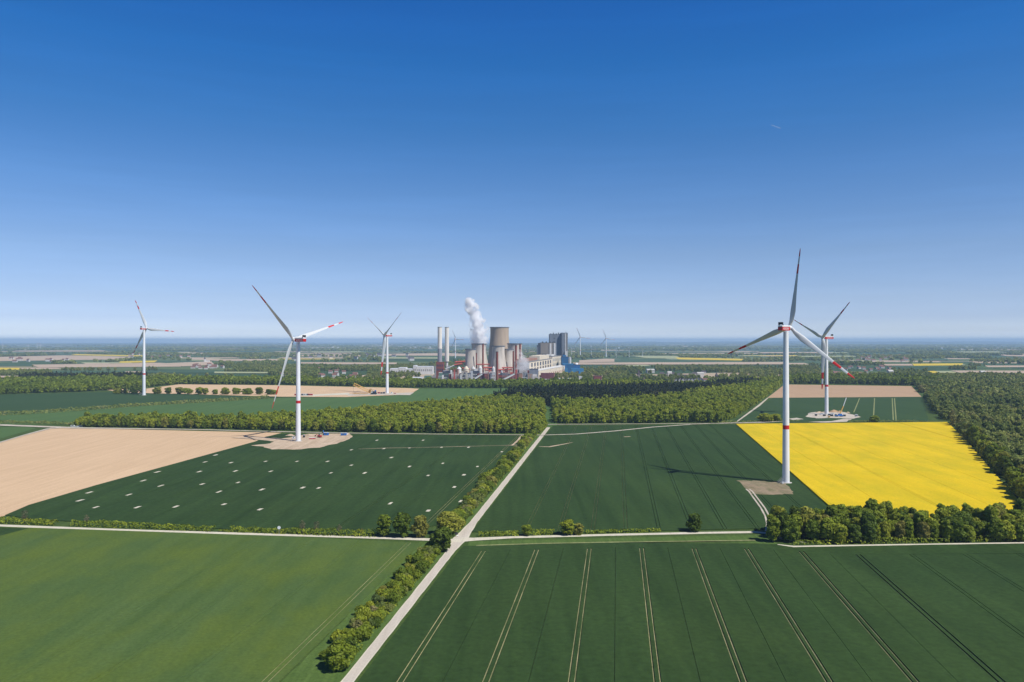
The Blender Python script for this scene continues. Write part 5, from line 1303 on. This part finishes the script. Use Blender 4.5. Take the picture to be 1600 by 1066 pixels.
# site behind the rapeseed
def dirt_heap(px, py, w, h, label, seed, mat='pad'):
    x, y = G(px, py); r = random.Random(seed); b = MB(); n = 22; rings = 5
    for i in range(rings):
        f = i / (rings - 1)
        for k in range(n):
            a = 2 * math.pi * k / n; rr = w / 2 * (1 - f ** 1.3 * .92) * (1 + .16 * math.sin(3 * a + seed) + r.uniform(-.07, .07))
            b.v.append((rr * math.cos(a), rr * .5 * math.sin(a), h * f + r.uniform(-.15, .15) * (i > 0)))
    for i in range(rings - 1):
        for k in range(n): j = (k + 1) % n; b.f.append((i*n+k, i*n+j, (i+1)*n+j, (i+1)*n+k)); b.m.append(0)
    b.f.append(tuple((rings-1)*n + k for k in range(n))); b.m.append(0)
    o = b.build('dirt_heap', M[mat], None, False, (x, y, .4)); tag(o, label, 'dirt heap')
dirt_heap(1303, 644.6, 15, 3.4, 'sandy dirt heap right behind the foot of the turbine at the pale site', 1, 'bare_brown')
dirt_heap(1312, 645, 9, 2.6, 'smaller sandy heap right of the bigger one at the pale site', 2, 'bare_brown')
dirt_heap(1280, 645.6, 12, 2.0, 'low sandy heap left of the turbine foot at the pale site', 3)
dirt_heap(1325, 646.2, 6, 2.2, 'pale pointed heap at the right back of the pale site', 4)
dirt_heap(454, 681.6, 10, 1.8, 'low dirt heap left behind the left turbine foot', 5)
dirt_heap(483, 681, 8, 1.7, 'low dirt heap right behind the left turbine foot', 6)
def mobile_crane(px, py, tx, ty, label, paint='mblue', boom='white', z=.5):
    x, y = G(px, py); root = empty('mobile_crane', (x, y, z)); tag(root, label, 'crane')
    b = MB(); b.box(-5.5, 5.5, -1.4, 1.4, .9, 2.0); b.build('chassis', M[paint], root)
    b = MB(); b.box(-5.4, -3.4, -1.3, 1.3, 2.01, 3.2); b.build('cab', M['glass'], root)
    b = MB(); b.box(-1, 3.4, -1.3, 1.3, 2.02, 3.6); b.build('superstructure', M[paint], root)
    for sx in (-4.2, -2.6, 1.8, 3.2, 4.6):
        for sy in (-1.2, 1.2): wheel(root, sx, sy, .6, .4)
    dx = (tx - px) / F * y; dz = (py - ty) / F * y
    b = MB(); b.tube((1, 0, 3), (1 + (dx - 1) * .55, 2, dz * .55), .75, 8); b.build('boom', M['ybl'], root)
    b = MB(); b.tube((1 + (dx - 1) * .53, 2, dz * .53), (dx, 3.5, dz), .5, 8); b.build('boom_tip', M[boom], root)
mobile_crane(1311, 651.6, 1324, 622.5, 'mobile crane with long slanting boom at the pale site behind the rapeseed')
for px, py, w, paint, lab in ((1284, 649, 4, 'white', 'white cabin left of the turbine foot at the pale site'), (1288, 650.8, 3, 'dark', 'dark machine box touching the left of the turbine foot at the pale site'), (1296, 650, 3.4, 'navyp', 'dark blue box right of the turbine foot at the pale site'), (1299.6, 651, 3, 'dark', 'second dark box farther right of the turbine foot at the pale site'), (1319.5, 651.2, 2.4, 'dark', 'dark upright container right of the crane at the pale site'), (1275, 650.4, 2.4, 'dark', 'small dark box at the left of the pale site'), (1338, 651.4, 3.2, 'grey', 'grey box at the right end of the pale site'), (1301, 649, 3, 'white', 'white box between the two dark boxes and the heap at the pale site'), (1295.3, 653, 1.8, 'ybl', 'tiny yellow box before the turbine foot at the pale site')):
    cabin(px, py, w, 2.4, 2.5, paint, lab, 0)
# lying crane boom and machines at the third turbine
def lattice_boom():
    d0 = DY(617); root = empty('crane_boom', (*G(576, 616.6), .6)); tag(root, 'yellow lattice crane boom raised at a low slant left of the third turbine', 'crane')
    def part(nm, p0, p1, wd, mat='ybl'):
        a = Vector(((p0[0] - 576) / F * d0, 0, (616.6 - p0[1]) / F * d0)); b_ = Vector(((p1[0] - 576) / F * d0, -3, (616.6 - p1[1]) / F * d0))
        b = MB(); dr = (b_ - a).normalized(); up = dr.cross(Vector((0, 1, 0))).normalized(); sd = Vector((0, 1, 0)); n = 10
        c = [(up * s + sd * t) * wd for s in (-1, 1) for t in (-1, 1)]
        for q in c: b.tube(a + q, b_ + q, .42, 5)
        for k in range(n):
            u, v = a + (b_ - a) * (k / n), a + (b_ - a) * ((k + 1) / n)
            b.tube(u + c[0], v + c[2], .3, 4); b.tube(u + c[1], v + c[3], .3, 4); b.tube(u + c[0], v + c[1], .26, 4); b.tube(u + c[2], v + c[3], .26, 4)
        b.build(nm, M[mat], root)
    part('main_boom', (580, 613.8), (553, 600.6), 1.9); part('jib', (552, 616.2), (575, 616), 1.3); part('mast', (577, 614), (579, 609), 1.4)
    b = MB(); s = (553 - 576) / F * d0; b.tube((s, -3, (616.6 - 600.6) / F * d0), (s - 1.5, -3, .3), .15, 5); b.build('hoist_rope', M['dark'], root)
lattice_boom()
def crawler():
    x, y = G(584, 616.6); root = empty('crawler_crane', (x, y, .6)); tag(root, 'blue-grey crawler crane carriage at the foot of the yellow lattice boom', 'crane')
    for s in (-1, 1):
        b = MB(); b.box(-5, 5, s * 4 - 1, s * 4 + 1, 0, 2.2); b.build('crawler_track', M['dark'], root)
    b = MB(); b.box(-3.5, 4.5, -2.5, 2.5, 2.3, 5.5); b.build('body', M['navyp'], root)
    b = MB(); b.box(-4.4, -1.8, -3.9, -2.55, 2.6, 5.2); b.build('cab', M['silver'], root)
    b = MB(); b.box(2, 4.4, -2.4, 2.4, 5.52, 7.4); b.build('counterweight', M['mblue'], root)
    b = MB(); b.tube((-1, 0, 5.5), (-6.5, 0, 10.5), .35, 6); b.tube((2, 0, 7.4), (-6.5, 0, 10.5), .2, 5); b.build('gantry', M['dark'], root)
crawler()
for px, w, h, paint, lab in ((592, 4, 3, 'mred', 'dark red container left of the third turbine foot'), (596, 3.5, 2.6, 'dark', 'dark box between the red container and the third turbine foot'), (600, 4, 3, 'navyp', 'dark container touching the left of the third turbine foot'), (612, 3, 3, 'white', 'white cabin right of the third turbine foot'), (617, 4, 1.6, 'mred', 'low reddish skip right of the third turbine foot')):
    cabin(px, 615.6, w, 2.5, h, paint, lab, 0, .6)
for px, w, paint in ((463, 6, 'mred'), (472.5, 4, 'navyp'), (476.5, 6, 'silver'), (481, 4, 'navyp'), (484, 5, 'mred'), (487.5, 2.5, 'mred')):
    cabin(px, 618.4, w, 2.6, 3.0, paint, {'mred': 'reddish site container in the row behind the left turbine tower', 'navyp': 'dark blue site container in the row behind the left turbine tower', 'silver': 'silver site container in the row behind the left turbine tower'}[paint], 0, .6, 'site containers in a row behind the left turbine')

# small signs by the road
def disc_sign():
    x, y = G(437.8, 834); root = empty('round_sign', (x, y, 0)); tag(root, 'small round white sign on a post in the cross road hedge', 'sign')
    b = MB(); b.tube((0, -2, 0), (0, -2, 3.0), .07, 8); b.build('post', M['grey'], root)
    b = MB(); b.tube((0, -2.12, 3.6), (0, -2.06, 3.6), .85, 20); b.build('sign_face', M['white'], root)
disc_sign()
def board():
    x, y = G(713, 839); root = empty('notice_board', (x, y, 0), .4); tag(root, 'small dark board with a white plate at the left corner of the junction', 'sign')
    b = MB(); b.tube((-.5, 0, 0), (-.5, 0, 2.3), .06, 6); b.tube((.5, 0, 0), (.5, 0, 2.3), .06, 6); b.build('post', M['dark'], root)
    b = MB(); b.box(-.8, .8, -.12, -.07, 1.1, 2.2); b.build('panel', M['dark'], root)
    b = MB(); b.box(.3, 1.0, -.2, -.13, .5, .95); b.build('plate', M['white'], root)
board()

# contrail high above, beyond the haze
def contrail():
    d = 30000; p = Vector((*DZ(1205, 195.5, d)[:1], d, DZ(1205, 195.5, d)[1])); q = Vector((DZ(1226, 200.5, d)[0], d + 500, DZ(1226, 200.5, d + 500)[1]))
    m, N, L, B = nodes('ice_trail'); B.inputs['Base Color'].default_value = (.9, .9, .92, 1); B.inputs['Roughness'].default_value = 1
    tr = N.new('ShaderNodeBsdfTransparent'); ms = N.new('ShaderNodeMixShader'); ms.inputs[0].default_value = .13
    L.new(tr.outputs[0], ms.inputs[1]); L.new(B.outputs[0], ms.inputs[2]); L.new(ms.outputs[0], N['Material Output'].inputs[0])
    b = MB(); b.tube((0, 0, 0), tuple(q - p), 9, 10, r2=16); o = b.build('contrail', m, None, True, p); tag(o, 'short faint white contrail high in the blue sky at upper right', 'contrail')
contrail()

# ------------------------------------------------------------------ the air
def haze():
    m = bpy.data.materials.new('haze'); m.use_nodes = True; N, L = m.node_tree.nodes, m.node_tree.links
    N.remove(N['Principled BSDF'])
    v = N.new('ShaderNodeVolumePrincipled'); v.inputs['Color'].default_value = (0.50, 0.71, 1.0, 1); v.inputs['Density'].default_value = HAZE_DENSITY
    L.new(v.outputs[0], N['Material Output'].inputs['Volume'])
    b = MB(); b.box(-45000, 45000, -3000, 56000, -1.0, 218.0); tag(b.build('haze', m), kind='stuff')
haze()
